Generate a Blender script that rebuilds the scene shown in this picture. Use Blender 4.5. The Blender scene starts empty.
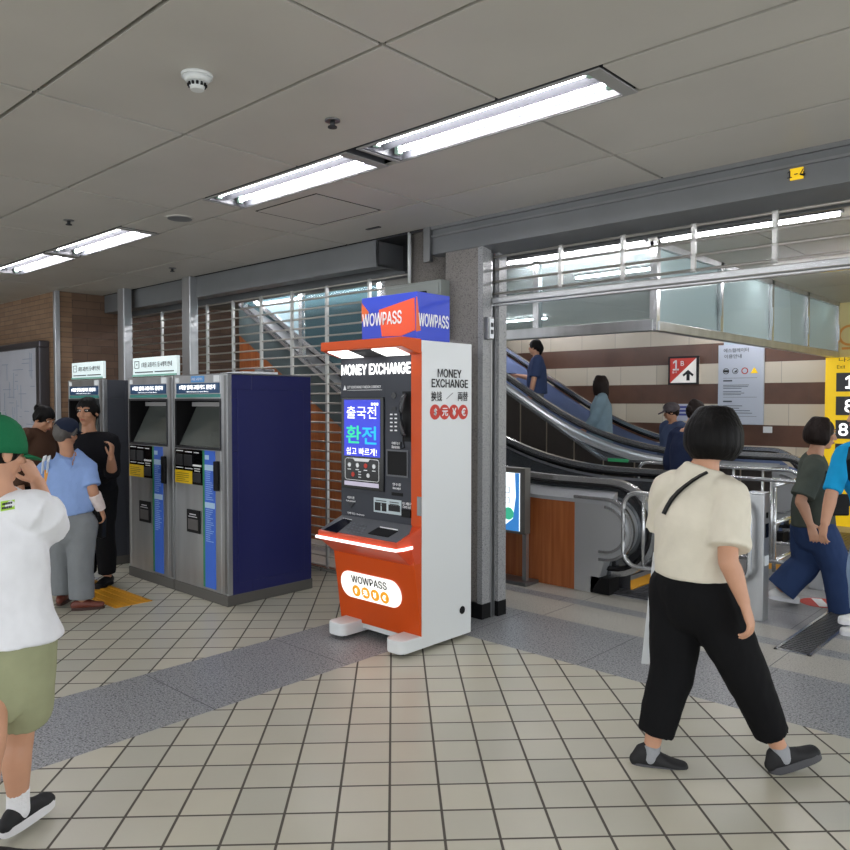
import bpy, bmesh, math, random
from mathutils import Vector, Matrix, Quaternion
random.seed(7)
C = bpy.context.scene.collection
V = Vector
PI = math.pi

# ------------------------------------------------------------------ camera
F = 764.37; EYE = 1.571
pit, rol, yaw = (math.radians(a) for a in (1.76, 0.04, 42.75))
Rr = Matrix(((math.cos(rol), -math.sin(rol), 0), (math.sin(rol), math.cos(rol), 0), (0, 0, 1)))
Rp = Matrix(((1, 0, 0), (0, math.cos(pit), -math.sin(pit)), (0, math.sin(pit), math.cos(pit))))
Bm = Matrix(((1, 0, 0), (0, 0, -1), (0, 1, 0)))
Ry = Matrix(((math.cos(yaw), math.sin(yaw), 0), (-math.sin(yaw), math.cos(yaw), 0), (0, 0, 1)))
M = Rr @ Rp @ Bm @ Ry
MT = M.transposed()
EYEP = V((0, 0, EYE))
RT = V((math.cos(yaw), math.sin(yaw), 0))       # horizontal, to the right of the view
FW = V((-math.sin(yaw), math.cos(yaw), 0))      # horizontal, away from the viewer
UP = V((0, 0, 1))
def ray(u, v): return MT @ V(((u - 425) / F, (v - 425) / F, 1.0))
def pz(u, v, z=0.0):
    d = ray(u, v); return EYEP + d * ((z - EYE) / d.z)
def py(u, v, y):
    d = ray(u, v); return EYEP + d * (y / d.y)
def pxx(u, v, x):
    d = ray(u, v); return EYEP + d * (x / d.x)
def pd(u, v, dep):
    d = ray(u, v); return EYEP + d * (dep / d.dot(FW))

cam = bpy.data.cameras.new('camera'); camo = bpy.data.objects.new('camera', cam); C.objects.link(camo)
cam.sensor_width = 36; cam.sensor_fit = 'HORIZONTAL'; cam.lens = F / 850 * 36; cam.clip_start = 0.05
mw = Matrix(((M[0][0], -M[1][0], -M[2][0], 0), (M[0][1], -M[1][1], -M[2][1], 0), (M[0][2], -M[1][2], -M[2][2], EYE), (0, 0, 0, 1)))
camo.matrix_world = mw
sc = bpy.context.scene
sc.camera = camo
sc.view_settings.view_transform = 'Standard'
sc.view_settings.look = 'None'
sc.view_settings.gamma = 1.0
sc.view_settings.use_curve_mapping = False
sc.view_settings.exposure = 1.15
sc.cycles.use_denoising = True
sc.cycles.max_bounces = 6
sc.cycles.diffuse_bounces = 3
sc.cycles.glossy_bounces = 4
sc.cycles.transmission_bounces = 6
sc.cycles.transparent_max_bounces = 12
sc.cycles.sample_clamp_indirect = 6.0

# ------------------------------------------------------------------ materials
def lin(c):
    if isinstance(c, str):
        c = c.lstrip('#'); c = tuple(int(c[i:i+2], 16) / 255 for i in (0, 2, 4))
    return tuple((x / 12.92 if x <= 0.04045 else ((x + 0.055) / 1.055) ** 2.4) for x in c) + (1.0,)
MATS = {}
def mat(name, col, rough=0.5, metal=0.0, noise=0.0, nscale=20.0, bump=0.0, bscale=60.0, emit=0.0, coat=0.0, spec=0.5, stretch=None):
    if name in MATS: return MATS[name]
    m = bpy.data.materials.new(name); m.use_nodes = True; nt = m.node_tree; b = nt.nodes['Principled BSDF']
    c = lin(col)
    b.inputs['Base Color'].default_value = c; b.inputs['Roughness'].default_value = rough; b.inputs['Metallic'].default_value = metal
    b.inputs['Specular IOR Level'].default_value = spec; b.inputs['Coat Weight'].default_value = coat
    if emit > 0:
        b.inputs['Emission Color'].default_value = c; b.inputs['Emission Strength'].default_value = emit
    if noise > 0 or bump > 0:
        tc = nt.nodes.new('ShaderNodeTexCoord'); mp = nt.nodes.new('ShaderNodeMapping')
        nt.links.new(tc.outputs['Object'], mp.inputs[0])
        if stretch: mp.inputs['Scale'].default_value = stretch
    if noise > 0:
        n = nt.nodes.new('ShaderNodeTexNoise'); n.inputs['Scale'].default_value = nscale; n.inputs['Detail'].default_value = 5
        nt.links.new(mp.outputs[0], n.inputs['Vector'])
        r = nt.nodes.new('ShaderNodeMapRange'); r.inputs['From Min'].default_value = 0.3; r.inputs['From Max'].default_value = 0.7
        r.inputs['To Min'].default_value = 1 - noise; r.inputs['To Max'].default_value = 1 + noise
        nt.links.new(n.outputs['Fac'], r.inputs['Value'])
        mx = nt.nodes.new('ShaderNodeVectorMath'); mx.operation = 'MULTIPLY'; mx.inputs[0].default_value = c[:3]
        nt.links.new(r.outputs[0], mx.inputs[1]); nt.links.new(mx.outputs[0], b.inputs['Base Color'])
    if bump > 0:
        n2 = nt.nodes.new('ShaderNodeTexNoise'); n2.inputs['Scale'].default_value = bscale; n2.inputs['Detail'].default_value = 3
        nt.links.new(mp.outputs[0], n2.inputs['Vector'])
        bp = nt.nodes.new('ShaderNodeBump'); bp.inputs['Strength'].default_value = bump; bp.inputs['Distance'].default_value = 0.02
        nt.links.new(n2.outputs['Fac'], bp.inputs['Height']); nt.links.new(bp.outputs[0], b.inputs['Normal'])
    MATS[name] = m
    return m
def nodes(m): return m.node_tree.nodes, m.node_tree.links, m.node_tree.nodes['Principled BSDF']
def mth(N, L, op, a, b=None, c=None):
    n = N.new('ShaderNodeMath'); n.operation = op
    for i, x in enumerate((a, b, c)):
        if x is None: continue
        if isinstance(x, (int, float)): n.inputs[i].default_value = x
        else: L.new(x, n.inputs[i])
    return n.outputs[0]
def mixc(N, L, fac, a, b):
    n = N.new('ShaderNodeMix'); n.data_type = 'RGBA'
    if isinstance(fac, (int, float)): n.inputs[0].default_value = fac
    else: L.new(fac, n.inputs[0])
    for k, x in ((6, a), (7, b)):
        if isinstance(x, tuple): n.inputs[k].default_value = x
        else: L.new(x, n.inputs[k])
    return n.outputs[2]

def tile_material():
    m = mat('floor_tile', '#b3ac9c', rough=0.32); N, L, B = nodes(m)
    tc = N.new('ShaderNodeTexCoord'); mp = N.new('ShaderNodeMapping'); mp.vector_type = 'POINT'
    ang = math.radians(42.75 + 2.37)
    # tile frame: origin at the crossing found in the photo, rotated 45 degrees to the building
    s = 0.12728 * EYE
    o = RT * 0 + V((0, 0, 0))
    yt = math.radians(-2.37)
    rx = V((math.cos(yaw) * 1, math.sin(yaw), 0)); fy = FW
    # world directions of the two tile axes
    ct, st = math.cos(yt), math.sin(yt)
    ax = RT * ct - FW * st * 1.0
    ay = RT * st + FW * ct
    p0 = (ax * -0.00989 + ay * 2.4739) * EYE
    def comp(d):
        vm = N.new('ShaderNodeVectorMath'); vm.operation = 'DOT_PRODUCT'; L.new(tc.outputs['Object'], vm.inputs[0]); vm.inputs[1].default_value = d
        return mth(N, L, 'DIVIDE', mth(N, L, 'SUBTRACT', vm.outputs['Value'], p0.dot(d)), s)
    cu, cv = comp(ax), comp(ay)
    fu, fv = mth(N, L, 'FRACT', cu), mth(N, L, 'FRACT', cv)
    du = mth(N, L, 'MINIMUM', fu, mth(N, L, 'SUBTRACT', 1.0, fu)); dv = mth(N, L, 'MINIMUM', fv, mth(N, L, 'SUBTRACT', 1.0, fv))
    dd = mth(N, L, 'MINIMUM', du, dv)
    gr = N.new('ShaderNodeMapRange'); L.new(dd, gr.inputs[0]); gr.inputs[1].default_value = 0.022; gr.inputs[2].default_value = 0.030
    gr.inputs[3].default_value = 1; gr.inputs[4].default_value = 0
    cb = N.new('ShaderNodeCombineXYZ'); L.new(mth(N, L, 'FLOOR', cu), cb.inputs[0]); L.new(mth(N, L, 'FLOOR', cv), cb.inputs[1])
    wn = N.new('ShaderNodeTexWhiteNoise'); wn.noise_dimensions = '2D'; L.new(cb.outputs[0], wn.inputs[0])
    base = mixc(N, L, wn.outputs['Value'], lin('#b9b8aa'), lin('#cac5b2'))
    ns = N.new('ShaderNodeTexNoise'); ns.inputs['Scale'].default_value = 3.0; ns.inputs['Detail'].default_value = 6; L.new(tc.outputs['Object'], ns.inputs['Vector'])
    base = mixc(N, L, mth(N, L, 'MULTIPLY', ns.outputs['Fac'], 0.5), base, lin('#b0ab9c'))
    L.new(mixc(N, L, gr.outputs[0], base, lin('#544f47')), B.inputs['Base Color'])
    rg = mth(N, L, 'MULTIPLY_ADD', gr.outputs[0], 0.5, 0.30); L.new(rg, B.inputs['Roughness'])
    bp = N.new('ShaderNodeBump'); bp.inputs['Strength'].default_value = 0.5; bp.inputs['Distance'].default_value = 0.004
    L.new(mth(N, L, 'SUBTRACT', 1.0, gr.outputs[0]), bp.inputs['Height']); L.new(bp.outputs[0], B.inputs['Normal'])
    return m
def granite(name, c1, c2, c3, rough=0.35, scale=160.0, joint=None):
    m = mat(name, c1, rough=rough); N, L, B = nodes(m)
    tc = N.new('ShaderNodeTexCoord')
    n = N.new('ShaderNodeTexNoise'); n.inputs['Scale'].default_value = scale; n.inputs['Detail'].default_value = 2; L.new(tc.outputs['Object'], n.inputs['Vector'])
    r = N.new('ShaderNodeMapRange'); L.new(n.outputs['Fac'], r.inputs[0]); r.inputs[1].default_value = 0.40; r.inputs[2].default_value = 0.60
    c = mixc(N, L, r.outputs[0], lin(c1), lin(c2))
    n2 = N.new('ShaderNodeTexNoise'); n2.inputs['Scale'].default_value = scale * 0.6; L.new(tc.outputs['Object'], n2.inputs['Vector'])
    r2 = N.new('ShaderNodeMapRange'); L.new(n2.outputs['Fac'], r2.inputs[0]); r2.inputs[1].default_value = 0.56; r2.inputs[2].default_value = 0.66
    c = mixc(N, L, r2.outputs[0], c, lin(c3))
    if joint:
        sp = N.new('ShaderNodeSeparateXYZ'); L.new(tc.outputs['Object'], sp.inputs[0])
        for a, stp, of in [joint[:3]] + list(joint[3:]):
            f = mth(N, L, 'FRACT', mth(N, L, 'DIVIDE', mth(N, L, 'SUBTRACT', sp.outputs[a], of), stp))
            lt = mth(N, L, 'LESS_THAN', f, 0.006 / stp)
            c = mixc(N, L, lt, c, lin('#45454a'))
    L.new(c, B.inputs['Base Color'])
    return m
def brick_material(name, c1, c2, cm, w, h, rough=0.6, plane='xz'):
    m = mat(name, c1, rough=rough); N, L, B = nodes(m)
    tc = N.new('ShaderNodeTexCoord'); sp = N.new('ShaderNodeSeparateXYZ'); L.new(tc.outputs['Object'], sp.inputs[0])
    cb = N.new('ShaderNodeCombineXYZ'); L.new(sp.outputs[0 if plane == 'xz' else 1], cb.inputs[0]); L.new(sp.outputs[2], cb.inputs[1])
    br = N.new('ShaderNodeTexBrick'); L.new(cb.outputs[0], br.inputs['Vector'])
    br.inputs['Color1'].default_value = lin(c1); br.inputs['Color2'].default_value = lin(c2); br.inputs['Mortar'].default_value = lin(cm)
    br.inputs['Scale'].default_value = 1.0; br.inputs['Brick Width'].default_value = w; br.inputs['Row Height'].default_value = h
    br.inputs['Mortar Size'].default_value = 0.004; br.inputs['Bias'].default_value = -0.2
    ns = N.new('ShaderNodeTexNoise'); ns.inputs['Scale'].default_value = 7; L.new(tc.outputs['Object'], ns.inputs['Vector'])
    c = mixc(N, L, mth(N, L, 'MULTIPLY', ns.outputs['Fac'], 0.5), br.outputs['Color'], lin('#4d382c'))
    L.new(c, B.inputs['Base Color'])
    bp = N.new('ShaderNodeBump'); bp.inputs['Strength'].default_value = 0.4; bp.inputs['Distance'].default_value = 0.01
    L.new(mth(N, L, 'SUBTRACT', 1.0, br.outputs['Fac']), bp.inputs['Height']); L.new(bp.outputs[0], B.inputs['Normal'])
    return m
def stripe_material():
    m = mat('striped_stone', '#cfc5b4', rough=0.35); N, L, B = nodes(m)
    tc = N.new('ShaderNodeTexCoord'); sp = N.new('ShaderNodeSeparateXYZ'); L.new(tc.outputs['Object'], sp.inputs[0])
    k = mth(N, L, 'DIVIDE', mth(N, L, 'SUBTRACT', sp.outputs[2], 2.408), 0.2895)
    f2 = mth(N, L, 'FRACT', mth(N, L, 'MULTIPLY', k, 0.5))
    isb = mth(N, L, 'GREATER_THAN', f2, 0.5)
    isb = mth(N, L, 'MULTIPLY', isb, mth(N, L, 'LESS_THAN', k, 0.0))
    ns = N.new('ShaderNodeTexNoise'); ns.inputs['Scale'].default_value = 3; ns.inputs['Detail'].default_value = 8; L.new(tc.outputs['Object'], ns.inputs['Vector'])
    brown = mixc(N, L, ns.outputs['Fac'], lin('#4a342b'), lin('#7a5848'))
    row = mth(N, L, 'FLOOR', k)
    fx = mth(N, L, 'DIVIDE', mth(N, L, 'ADD', sp.outputs[0], mth(N, L, 'MULTIPLY', row, 0.35)), 0.6)
    cb = N.new('ShaderNodeCombineXYZ'); L.new(mth(N, L, 'FLOOR', fx), cb.inputs[0]); L.new(row, cb.inputs[1])
    wn = N.new('ShaderNodeTexWhiteNoise'); wn.noise_dimensions = '2D'; L.new(cb.outputs[0], wn.inputs[0])
    cream = mixc(N, L, wn.outputs['Value'], lin('#cdc3b0'), lin('#dad1c0'))
    c = mixc(N, L, isb, cream, brown)
    lt = mth(N, L, 'LESS_THAN', mth(N, L, 'FRACT', fx), 0.012)
    c = mixc(N, L, mth(N, L, 'MULTIPLY', lt, 0.5), c, lin('#5d5048'))
    L.new(c, B.inputs['Base Color'])
    return m
def wood_material(name, c1, c2, rough=0.35):
    m = mat(name, c1, rough=rough); N, L, B = nodes(m)
    tc = N.new('ShaderNodeTexCoord'); mp = N.new('ShaderNodeMapping'); L.new(tc.outputs['Object'], mp.inputs[0]); mp.inputs['Scale'].default_value = (22, 22, 1.2)
    ns = N.new('ShaderNodeTexNoise'); ns.inputs['Scale'].default_value = 1.5; ns.inputs['Detail'].default_value = 5; L.new(mp.outputs[0], ns.inputs['Vector'])
    r = N.new('ShaderNodeMapRange'); L.new(ns.outputs['Fac'], r.inputs[0]); r.inputs[1].default_value = 0.3; r.inputs[2].default_value = 0.7
    L.new(mixc(N, L, r.outputs[0], lin(c1), lin(c2)), B.inputs['Base Color'])
    return m
def glass_material(name, tint, alpha, body='#8fa6ad'):
    m = bpy.data.materials.new(name); m.use_nodes = True; nt = m.node_tree; N, L = nt.nodes, nt.links
    N.remove(N['Principled BSDF']); out = N['Material Output']
    tr = N.new('ShaderNodeBsdfTransparent'); tr.inputs[0].default_value = lin(tint)
    df = N.new('ShaderNodeBsdfPrincipled'); df.inputs['Base Color'].default_value = lin(body); df.inputs['Roughness'].default_value = 0.08
    mx = N.new('ShaderNodeMixShader'); fr = N.new('ShaderNodeFresnel'); fr.inputs[0].default_value = 1.5
    ad = mth(N, L, 'ADD', fr.outputs[0], alpha); L.new(ad, mx.inputs[0]); L.new(tr.outputs[0], mx.inputs[1]); L.new(df.outputs[0], mx.inputs[2])
    L.new(mx.outputs[0], out.inputs[0])
    MATS[name] = m
    return m

m_tile = tile_material()
m_gran = granite('dark_granite', '#747577', '#a6a8aa', '#404144', scale=120.0, joint=(1, 0.9, 0.30))
m_granx = granite('dark_granite_cross', '#747577', '#a6a8aa', '#404144', scale=120.0, joint=(0, 0.9, 0.30))
m_granl = granite('light_granite', '#a19e95', '#bcb9af', '#86837c', joint=(0, 0.8, 0.05))
m_grang = granite('grey_granite', '#85868a', '#a2a3a5', '#707175', joint=(0, 0.8, 0.2))
m_granf = granite('hall_granite', '#85858a', '#a2a2a1', '#6e6e70', joint=(0, 0.6, 0.1, (1, 0.6, 0.0)))
m_col = granite('column_granite', '#77726e', '#8f8a85', '#5d5955', rough=0.3, scale=190)
m_colp = granite('pilaster_granite', '#8b8c8d', '#a9aaab', '#6a6b6d', rough=0.3, scale=190)
m_ceil = mat('ceiling_panel', '#bfbbb3', rough=0.45, noise=0.05, nscale=1.5)
m_void = mat('joint_black', '#201f1e', rough=0.9, spec=.1)
m_hceil = mat('hall_ceiling_panel', '#a8a69c', rough=0.5, noise=0.04, nscale=2)
m_brick = brick_material('tan_brick', '#a08164', '#8a6b50', '#6c5b4c', 0.30, 0.06)
m_brickd = brick_material('brown_brick', '#7d6350', '#6a5040', '#54463c', 0.34, 0.09, plane='yz')
m_stripe = stripe_material()
m_wood = wood_material('red_brown_wood', '#94502a', '#b06a3c')
m_steel = mat('brushed_steel', '#b9bbbd', rough=0.32, metal=0.85, noise=0.12, nscale=8, stretch=(1, 1, 0.15))
m_steeld = mat('dull_steel', '#8a8b8c', rough=0.38, metal=0.9, noise=0.08, nscale=6)
m_chrome = mat('polished_steel', '#d3d5d7', rough=0.24, metal=0.9)
m_grayp = mat('grey_painted_metal', '#77797b', rough=0.4, metal=0.3, noise=0.06, nscale=3)
m_dark = mat('dark_metal', '#3b3c3f', rough=0.45, metal=0.5)
m_rod = mat('shutter_rod', '#b9b5ae', rough=0.35, metal=0.55)
m_black = mat('black_rubber', '#0e0e10', rough=0.55, spec=.25)
m_blackg = mat('black_gloss', '#08090c', rough=0.15, spec=.35)
m_white = mat('white_paint', '#d9dcdb', rough=0.4)
m_kwhite = mat('white_powder_coat', '#dfe3e4', rough=0.42)
m_orange = mat('orange_paint', '#cd4c0a', rough=0.35, spec=.3)
m_char = mat('charcoal_panel', '#3d4048', rough=0.5, spec=.3)
m_char2 = mat('slate_panel', '#585b60', rough=0.4)
m_navy = mat('navy_side_panel', '#20245c', rough=0.35, noise=0.04, nscale=2)
m_tube = mat('lamp_tube', '#fdfbff', emit=17.0)
m_tubeh = mat('lamp_tube_hall', '#fdfbff', emit=30.0)
m_tray = mat('lamp_tray', '#505156', rough=0.35)  # grey instead of white: the tubes' glare is toned down in the colour
m_ltext = mat('lit_white', '#ffffff', emit=.6)
m_lwhite = mat('lamp_white', '#ffffff', emit=1.8)
m_yel = mat('tactile_yellow', '#d99a1c', rough=0.6)
m_yels = mat('sign_yellow', '#f0c419', rough=0.5, emit=0.25)
m_wallw = mat('pale_yellow_wall', '#c9bd85', rough=0.5)
m_glass = glass_material('clear_glass', '#b9cacc', 0.03)
m_glassb = glass_material('smoke_screen_glass', '#e2ecec', 0.17, '#cbd6d6')
m_red = mat('sign_red', '#c8392b', rough=0.5)
m_paper = mat('white_paper', '#e8ecee', rough=0.55)
m_ink = mat('ink_black', '#1b1b1f', rough=0.6)
m_inkw = mat('ink_white', '#f4f5f7', rough=0.5)
m_inkg = mat('ink_grey', '#74787e', rough=0.6)
m_handrail = mat('handrail_rubber', '#101014', rough=0.25)
m_escpanel = mat('escalator_panel_blue', '#8b9bc2', rough=0.25, metal=0.35)
m_escgrey = mat('escalator_panel_grey', '#8b8f94', rough=0.25, metal=0.8)
m_escdark = mat('dark_cladding', '#3c3835', rough=0.12, coat=0.3)
m_step = mat('step_metal', '#55565a', rough=0.45, metal=0.6)

# ------------------------------------------------------------------ mesh helpers
BASE = {}
def nb(): return bmesh.new()
def box(bm, x0, x1, y0, y1, z0, z1):
    vs = [bm.verts.new((x, y, z)) for z in (z0, z1) for y in (y0, y1) for x in (x0, x1)]
    for f in ((0, 2, 3, 1), (4, 5, 7, 6), (0, 1, 5, 4), (2, 6, 7, 3), (0, 4, 6, 2), (1, 3, 7, 5)):
        bm.faces.new([vs[i] for i in f])
    return bm
def prism(bm, pts, d):
    """closed polygon of 3-D points pushed along d"""
    a = [bm.verts.new(p) for p in pts]; b = [bm.verts.new(V(p) + V(d)) for p in pts]
    n = len(pts)
    bm.faces.new(a[::-1]); bm.faces.new(b)
    for i in range(n): bm.faces.new((a[i], a[(i + 1) % n], b[(i + 1) % n], b[i]))
    return bm
def cyl(bm, p, q, r, n=12, r2=None):
    p, q = V(p), V(q); d = (q - p).normalized(); s = d.orthogonal().normalized(); t = d.cross(s)
    r2 = r if r2 is None else r2
    A = [bm.verts.new(p + (s * math.cos(2 * PI * i / n) + t * math.sin(2 * PI * i / n)) * r) for i in range(n)]
    Bq = [bm.verts.new(q + (s * math.cos(2 * PI * i / n) + t * math.sin(2 * PI * i / n)) * r2) for i in range(n)]
    bm.faces.new(A[::-1]); bm.faces.new(Bq)
    for i in range(n):
        f = bm.faces.new((A[i], A[(i + 1) % n], Bq[(i + 1) % n], Bq[i])); f.smooth = True
    return bm
def sweep(bm, pts, w, h, up=UP, n=None, close=False):
    """rectangular (n None) or round section along a polyline"""
    pts = [V(p) for p in pts]; rings = []
    m = len(pts)
    for i, p in enumerate(pts):
        if close: t = (pts[(i + 1) % m] - pts[i - 1]).normalized()
        else: t = (pts[min(i + 1, m - 1)] - pts[max(i - 1, 0)]).normalized()
        s = t.cross(up)
        if s.length < 1e-4: s = t.orthogonal()
        s.normalize(); u = s.cross(t).normalized()
        if n: ring = [p + s * math.cos(2 * PI * k / n) * w + u * math.sin(2 * PI * k / n) * h for k in range(n)]
        else: ring = [p + s * a * w / 2 + u * b * h / 2 for a, b in ((-1, -1), (1, -1), (1, 1), (-1, 1))]
        rings.append([bm.verts.new(x) for x in ring])
    k = len(rings[0])
    for i in range(m if close else m - 1):
        A, Bq = rings[i], rings[(i + 1) % m]
        for j in range(k):
            f = bm.faces.new((A[j], A[(j + 1) % k], Bq[(j + 1) % k], Bq[j])); f.smooth = bool(n)
    if not close:
        bm.faces.new(rings[0][::-1]); bm.faces.new(rings[-1])
    return bm
def ball(bm, c, r, nu=14, nv=9, ax=None):
    """ellipsoid; ax = three unit axes"""
    c = V(c); r = (r, r, r) if isinstance(r, (int, float)) else r
    X, Y, Z = ax if ax else (V((1, 0, 0)), V((0, 1, 0)), UP)
    rows = []
    for j in range(1, nv):
        th = PI * j / nv
        rows.append([bm.verts.new(c + X * r[0] * math.sin(th) * math.cos(2 * PI * i / nu) + Y * r[1] * math.sin(th) * math.sin(2 * PI * i / nu) + Z * r[2] * math.cos(th)) for i in range(nu)])
    top = bm.verts.new(c + Z * r[2]); bot = bm.verts.new(c - Z * r[2])
    for i in range(nu):
        k = (i + 1) % nu
        for f in ([top, rows[0][i], rows[0][k]], [bot, rows[-1][k], rows[-1][i]]): bm.faces.new(f).smooth = True
        for j in range(len(rows) - 1): bm.faces.new((rows[j][i], rows[j + 1][i], rows[j + 1][k], rows[j][k])).smooth = True
    return bm
def arc(c, r, a0, a1, n, X, Y):
    c = V(c); return [c + X * r * math.cos(a0 + (a1 - a0) * i / n) + Y * r * math.sin(a0 + (a1 - a0) * i / n) for i in range(n + 1)]
def rrect(x0, x1, z0, z1, r, n=5):
    o = []
    for cx, cz, a in ((x1 - r, z0 + r, -PI / 2), (x1 - r, z1 - r, 0), (x0 + r, z1 - r, PI / 2), (x0 + r, z0 + r, PI)):
        for i in range(n + 1):
            t = a + PI / 2 * i / n; o.append((cx + r * math.cos(t), cz + r * math.sin(t)))
    return o
def obj(name, bm, m, parent=None, bevel=0.0, smooth=False, recalc=True):
    if recalc: bmesh.ops.recalc_face_normals(bm, faces=bm.faces)
    me = bpy.data.meshes.new(name); bm.to_mesh(me); bm.free(); me.materials.append(m)
    return link_mesh(name, me, parent, bevel, smooth)
def link_mesh(name, me, parent=None, bevel=0.0, smooth=False):
    o = bpy.data.objects.new(name, me); C.objects.link(o)
    if parent is not None:
        o.parent = parent; off = BASE.get(parent.name, V((0, 0, 0)))
        me.transform(Matrix.Translation(-off)); BASE[o.name] = off
    else: BASE[o.name] = V((0, 0, 0))
    if bevel > 0:
        b = o.modifiers.new('bevel', 'BEVEL'); b.width = bevel; b.segments = 2; b.limit_method = 'ANGLE'; b.angle_limit = 0.6
    if smooth:
        for p in me.polygons: p.use_smooth = True
    return o
def thing(name, label, cat, loc=(0, 0, 0), group=None):
    o = bpy.data.objects.new(name, None); C.objects.link(o); o.location = loc; o.empty_display_size = 0.1
    o['label'] = label; o['category'] = cat
    if group: o['group'] = group
    BASE[o.name] = V(loc)
    return o
def tag(o, label, cat, group=None, kind=None):
    o['label'] = label; o['category'] = cat
    if group: o['group'] = group
    if kind: o['kind'] = kind
    return o
def struct(name, bm, m, label=None, bevel=0.0):
    o = obj(name, bm, m, None, bevel); o['kind'] = 'structure'; o['label'] = label or name.replace('_', ' '); o['category'] = name.split('_')[0]
    return o
def dup(root, loc, label=None, group=None):
    r = root.copy(); C.objects.link(r); r.location = loc
    if label: r['label'] = label
    if group: r['group'] = group
    for ch in list(root.children):
        c = ch.copy(); C.objects.link(c); c.parent = r
        for g in ch.children:
            d = g.copy(); C.objects.link(d); d.parent = c
    return r
dg = None
FONT = None
try:
    import os
    fp = os.path.join(bpy.utils.system_resource('DATAFILES'), 'fonts', 'Inter.woff2')
    if os.path.exists(fp): FONT = bpy.data.fonts.load(fp)      # a typeface that ships with Blender itself
except Exception: FONT = None
def text(bm, s, o, right, up, h=None, w=None, bold=0.0, depth=0.0015, align='c', lh=1.0):
    """lettering as thin solid geometry: o is the centre (align c) or the left middle (align l); h cap height, w total width"""
    cu = bpy.data.curves.new('t', 'FONT'); cu.body = s; cu.size = 1.0
    if FONT and all(ord(x) < 256 for x in s): cu.font = FONT
    cu.resolution_u = 2; cu.align_x = 'LEFT'
    ob = bpy.data.objects.new('t', cu); C.objects.link(ob)
    d = bpy.context.evaluated_depsgraph_get(); me = bpy.data.meshes.new_from_object(ob.evaluated_get(d))
    bpy.data.objects.remove(ob); bpy.data.curves.remove(cu)
    if not me.vertices: return
    xs = [v.co.x for v in me.vertices]; ys = [v.co.y for v in me.vertices]
    x0, x1, y0, y1 = min(xs), max(xs), min(ys), max(ys)
    if h is None and w is None: h = 0.05
    sx = (w / (x1 - x0)) if w else h / (y1 - y0)
    sy = (h / (y1 - y0)) if h else sx
    right, up = V(right), V(up); nrm = right.cross(up); o = V(o)
    cx = (x0 + x1) / 2 if align == 'c' else x0
    bo = bold * .55
    sh_ = [(0, 0)] if bo < .004 else [(-bo, 0), (bo, 0), (0, bo), (0, -bo), (-bo * .7, bo * .7), (bo * .7, bo * .7), (-bo * .7, -bo * .7), (bo * .7, -bo * .7)]
    for k_, (dx_, dy_) in enumerate(sh_):
        vm = [bm.verts.new(o + right * (v.co.x + dx_ - cx) * sx + up * (v.co.y + dy_ - (y0 + y1) / 2) * sy + nrm * (depth + .00025 * k_)) for v in me.vertices]
        for p in me.polygons:
            try: bm.faces.new([vm[i] for i in p.vertices])
            except ValueError: pass
    bpy.data.meshes.remove(me)
def disc(bm, c, r, nrm, d=0.002, n=24, rx=None, up=UP):
    nrm = V(nrm); s = up.cross(nrm).normalized(); t = nrm.cross(s)
    prism(bm, [V(c) + s * math.cos(2 * PI * i / n) * (rx or r) + t * math.sin(2 * PI * i / n) * r for i in range(n)], nrm * d)
def plate(bm, pts2, plane, off, d):
    """2-D polygon on plane 'y' (x,z at y=off, pushed to -y by d) or 'x' (y,z at x=off, pushed to +x)"""
    if plane == 'y': prism(bm, [(a, off, b) for a, b in pts2], (0, -d, 0))
    else: prism(bm, [(off, a, b) for a, b in pts2], (d, 0, 0))
    return bm
def qy(u0, v0, u1, v1, y):
    a, b = py(u0, v0, y), py(u1, v1, y); return min(a.x, b.x), max(a.x, b.x), min(a.z, b.z), max(a.z, b.z)
XR, ZU = (1, 0, 0), (0, 0, 1)      # lettering facing -y reads along +x
YR = (0, 1, 0)                     # lettering facing +x reads along +y

# ------------------------------------------------------------------ setting
HC = 2.88      # ceiling of the concourse
# floor: one tiled slab with the granite bands let into it
XA, XB, YA, YB = -4.14, -3.40, 3.93, 4.69
b = nb()
for (x0, x1, y0, y1) in ((XB, 4.0, -5.5, YA), (-13, XA, -5.5, YB)): box(b, x0, x1, y0, y1, -0.08, 0)
struct('floor', b, m_tile, 'beige square floor tiles laid diagonally with dark joints')
b = nb(); box(b, XA, XB, -5.5, YB, -0.08, 0); struct('floor_granite_band', b, m_gran, 'dark speckled granite band running towards the viewer')
b = nb(); box(b, XB, 3.0, YA, YB, -0.08, 0); struct('floor_granite_cross_band', b, m_granx, 'dark speckled granite band along the opening')
b = nb(); box(b, -13, 3.0, YB, 5.12, -0.08, 0); struct('floor_light_band', b, m_granl, 'light granite band inside the opening')
b = nb(); box(b, -13, 3.0, 5.12, 5.26, -0.08, 0); struct('floor_narrow_dark_band', b, m_granx, 'narrow dark granite band')
b = nb(); box(b, -13, 3.0, 5.26, 5.56, -0.08, 0); struct('floor_light_edge_band', b, m_granl, 'light granite band beside the escalators')
b = nb(); box(b, -13, 3.0, 5.56, 12.2, -0.08, 0); struct('floor_hall', b, m_granf, 'grey granite floor of the escalator hall')
# ceiling panels with open joints
xj = [-2.05 - 1.395 * k for k in range(-4, 8)][::1]; xj.sort()
yj = [-5.5, -4.8, -4.1, -3.4, -2.6, -1.9, -1.515, -1.195, -0.81, -0.11, 0.59, 1.29, 1.985, 2.685, 3.005, 3.70, 4.285]
FIX = [(-2.97, -1.555), (-4.45, -3.05), (-7.02, -5.60), (-8.46, -7.06)]
b = nb(); g = 0.010
for i in range(len(xj) - 1):
    for j in range(len(yj) - 1):
        if abs(yj[j] - 2.685) < 1e-3 or abs(yj[j] + 1.515) < 1e-3: continue
        box(b, xj[i] + g, xj[i + 1] - g, yj[j] + g, yj[j + 1] - g, HC, HC + 0.02)
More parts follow.
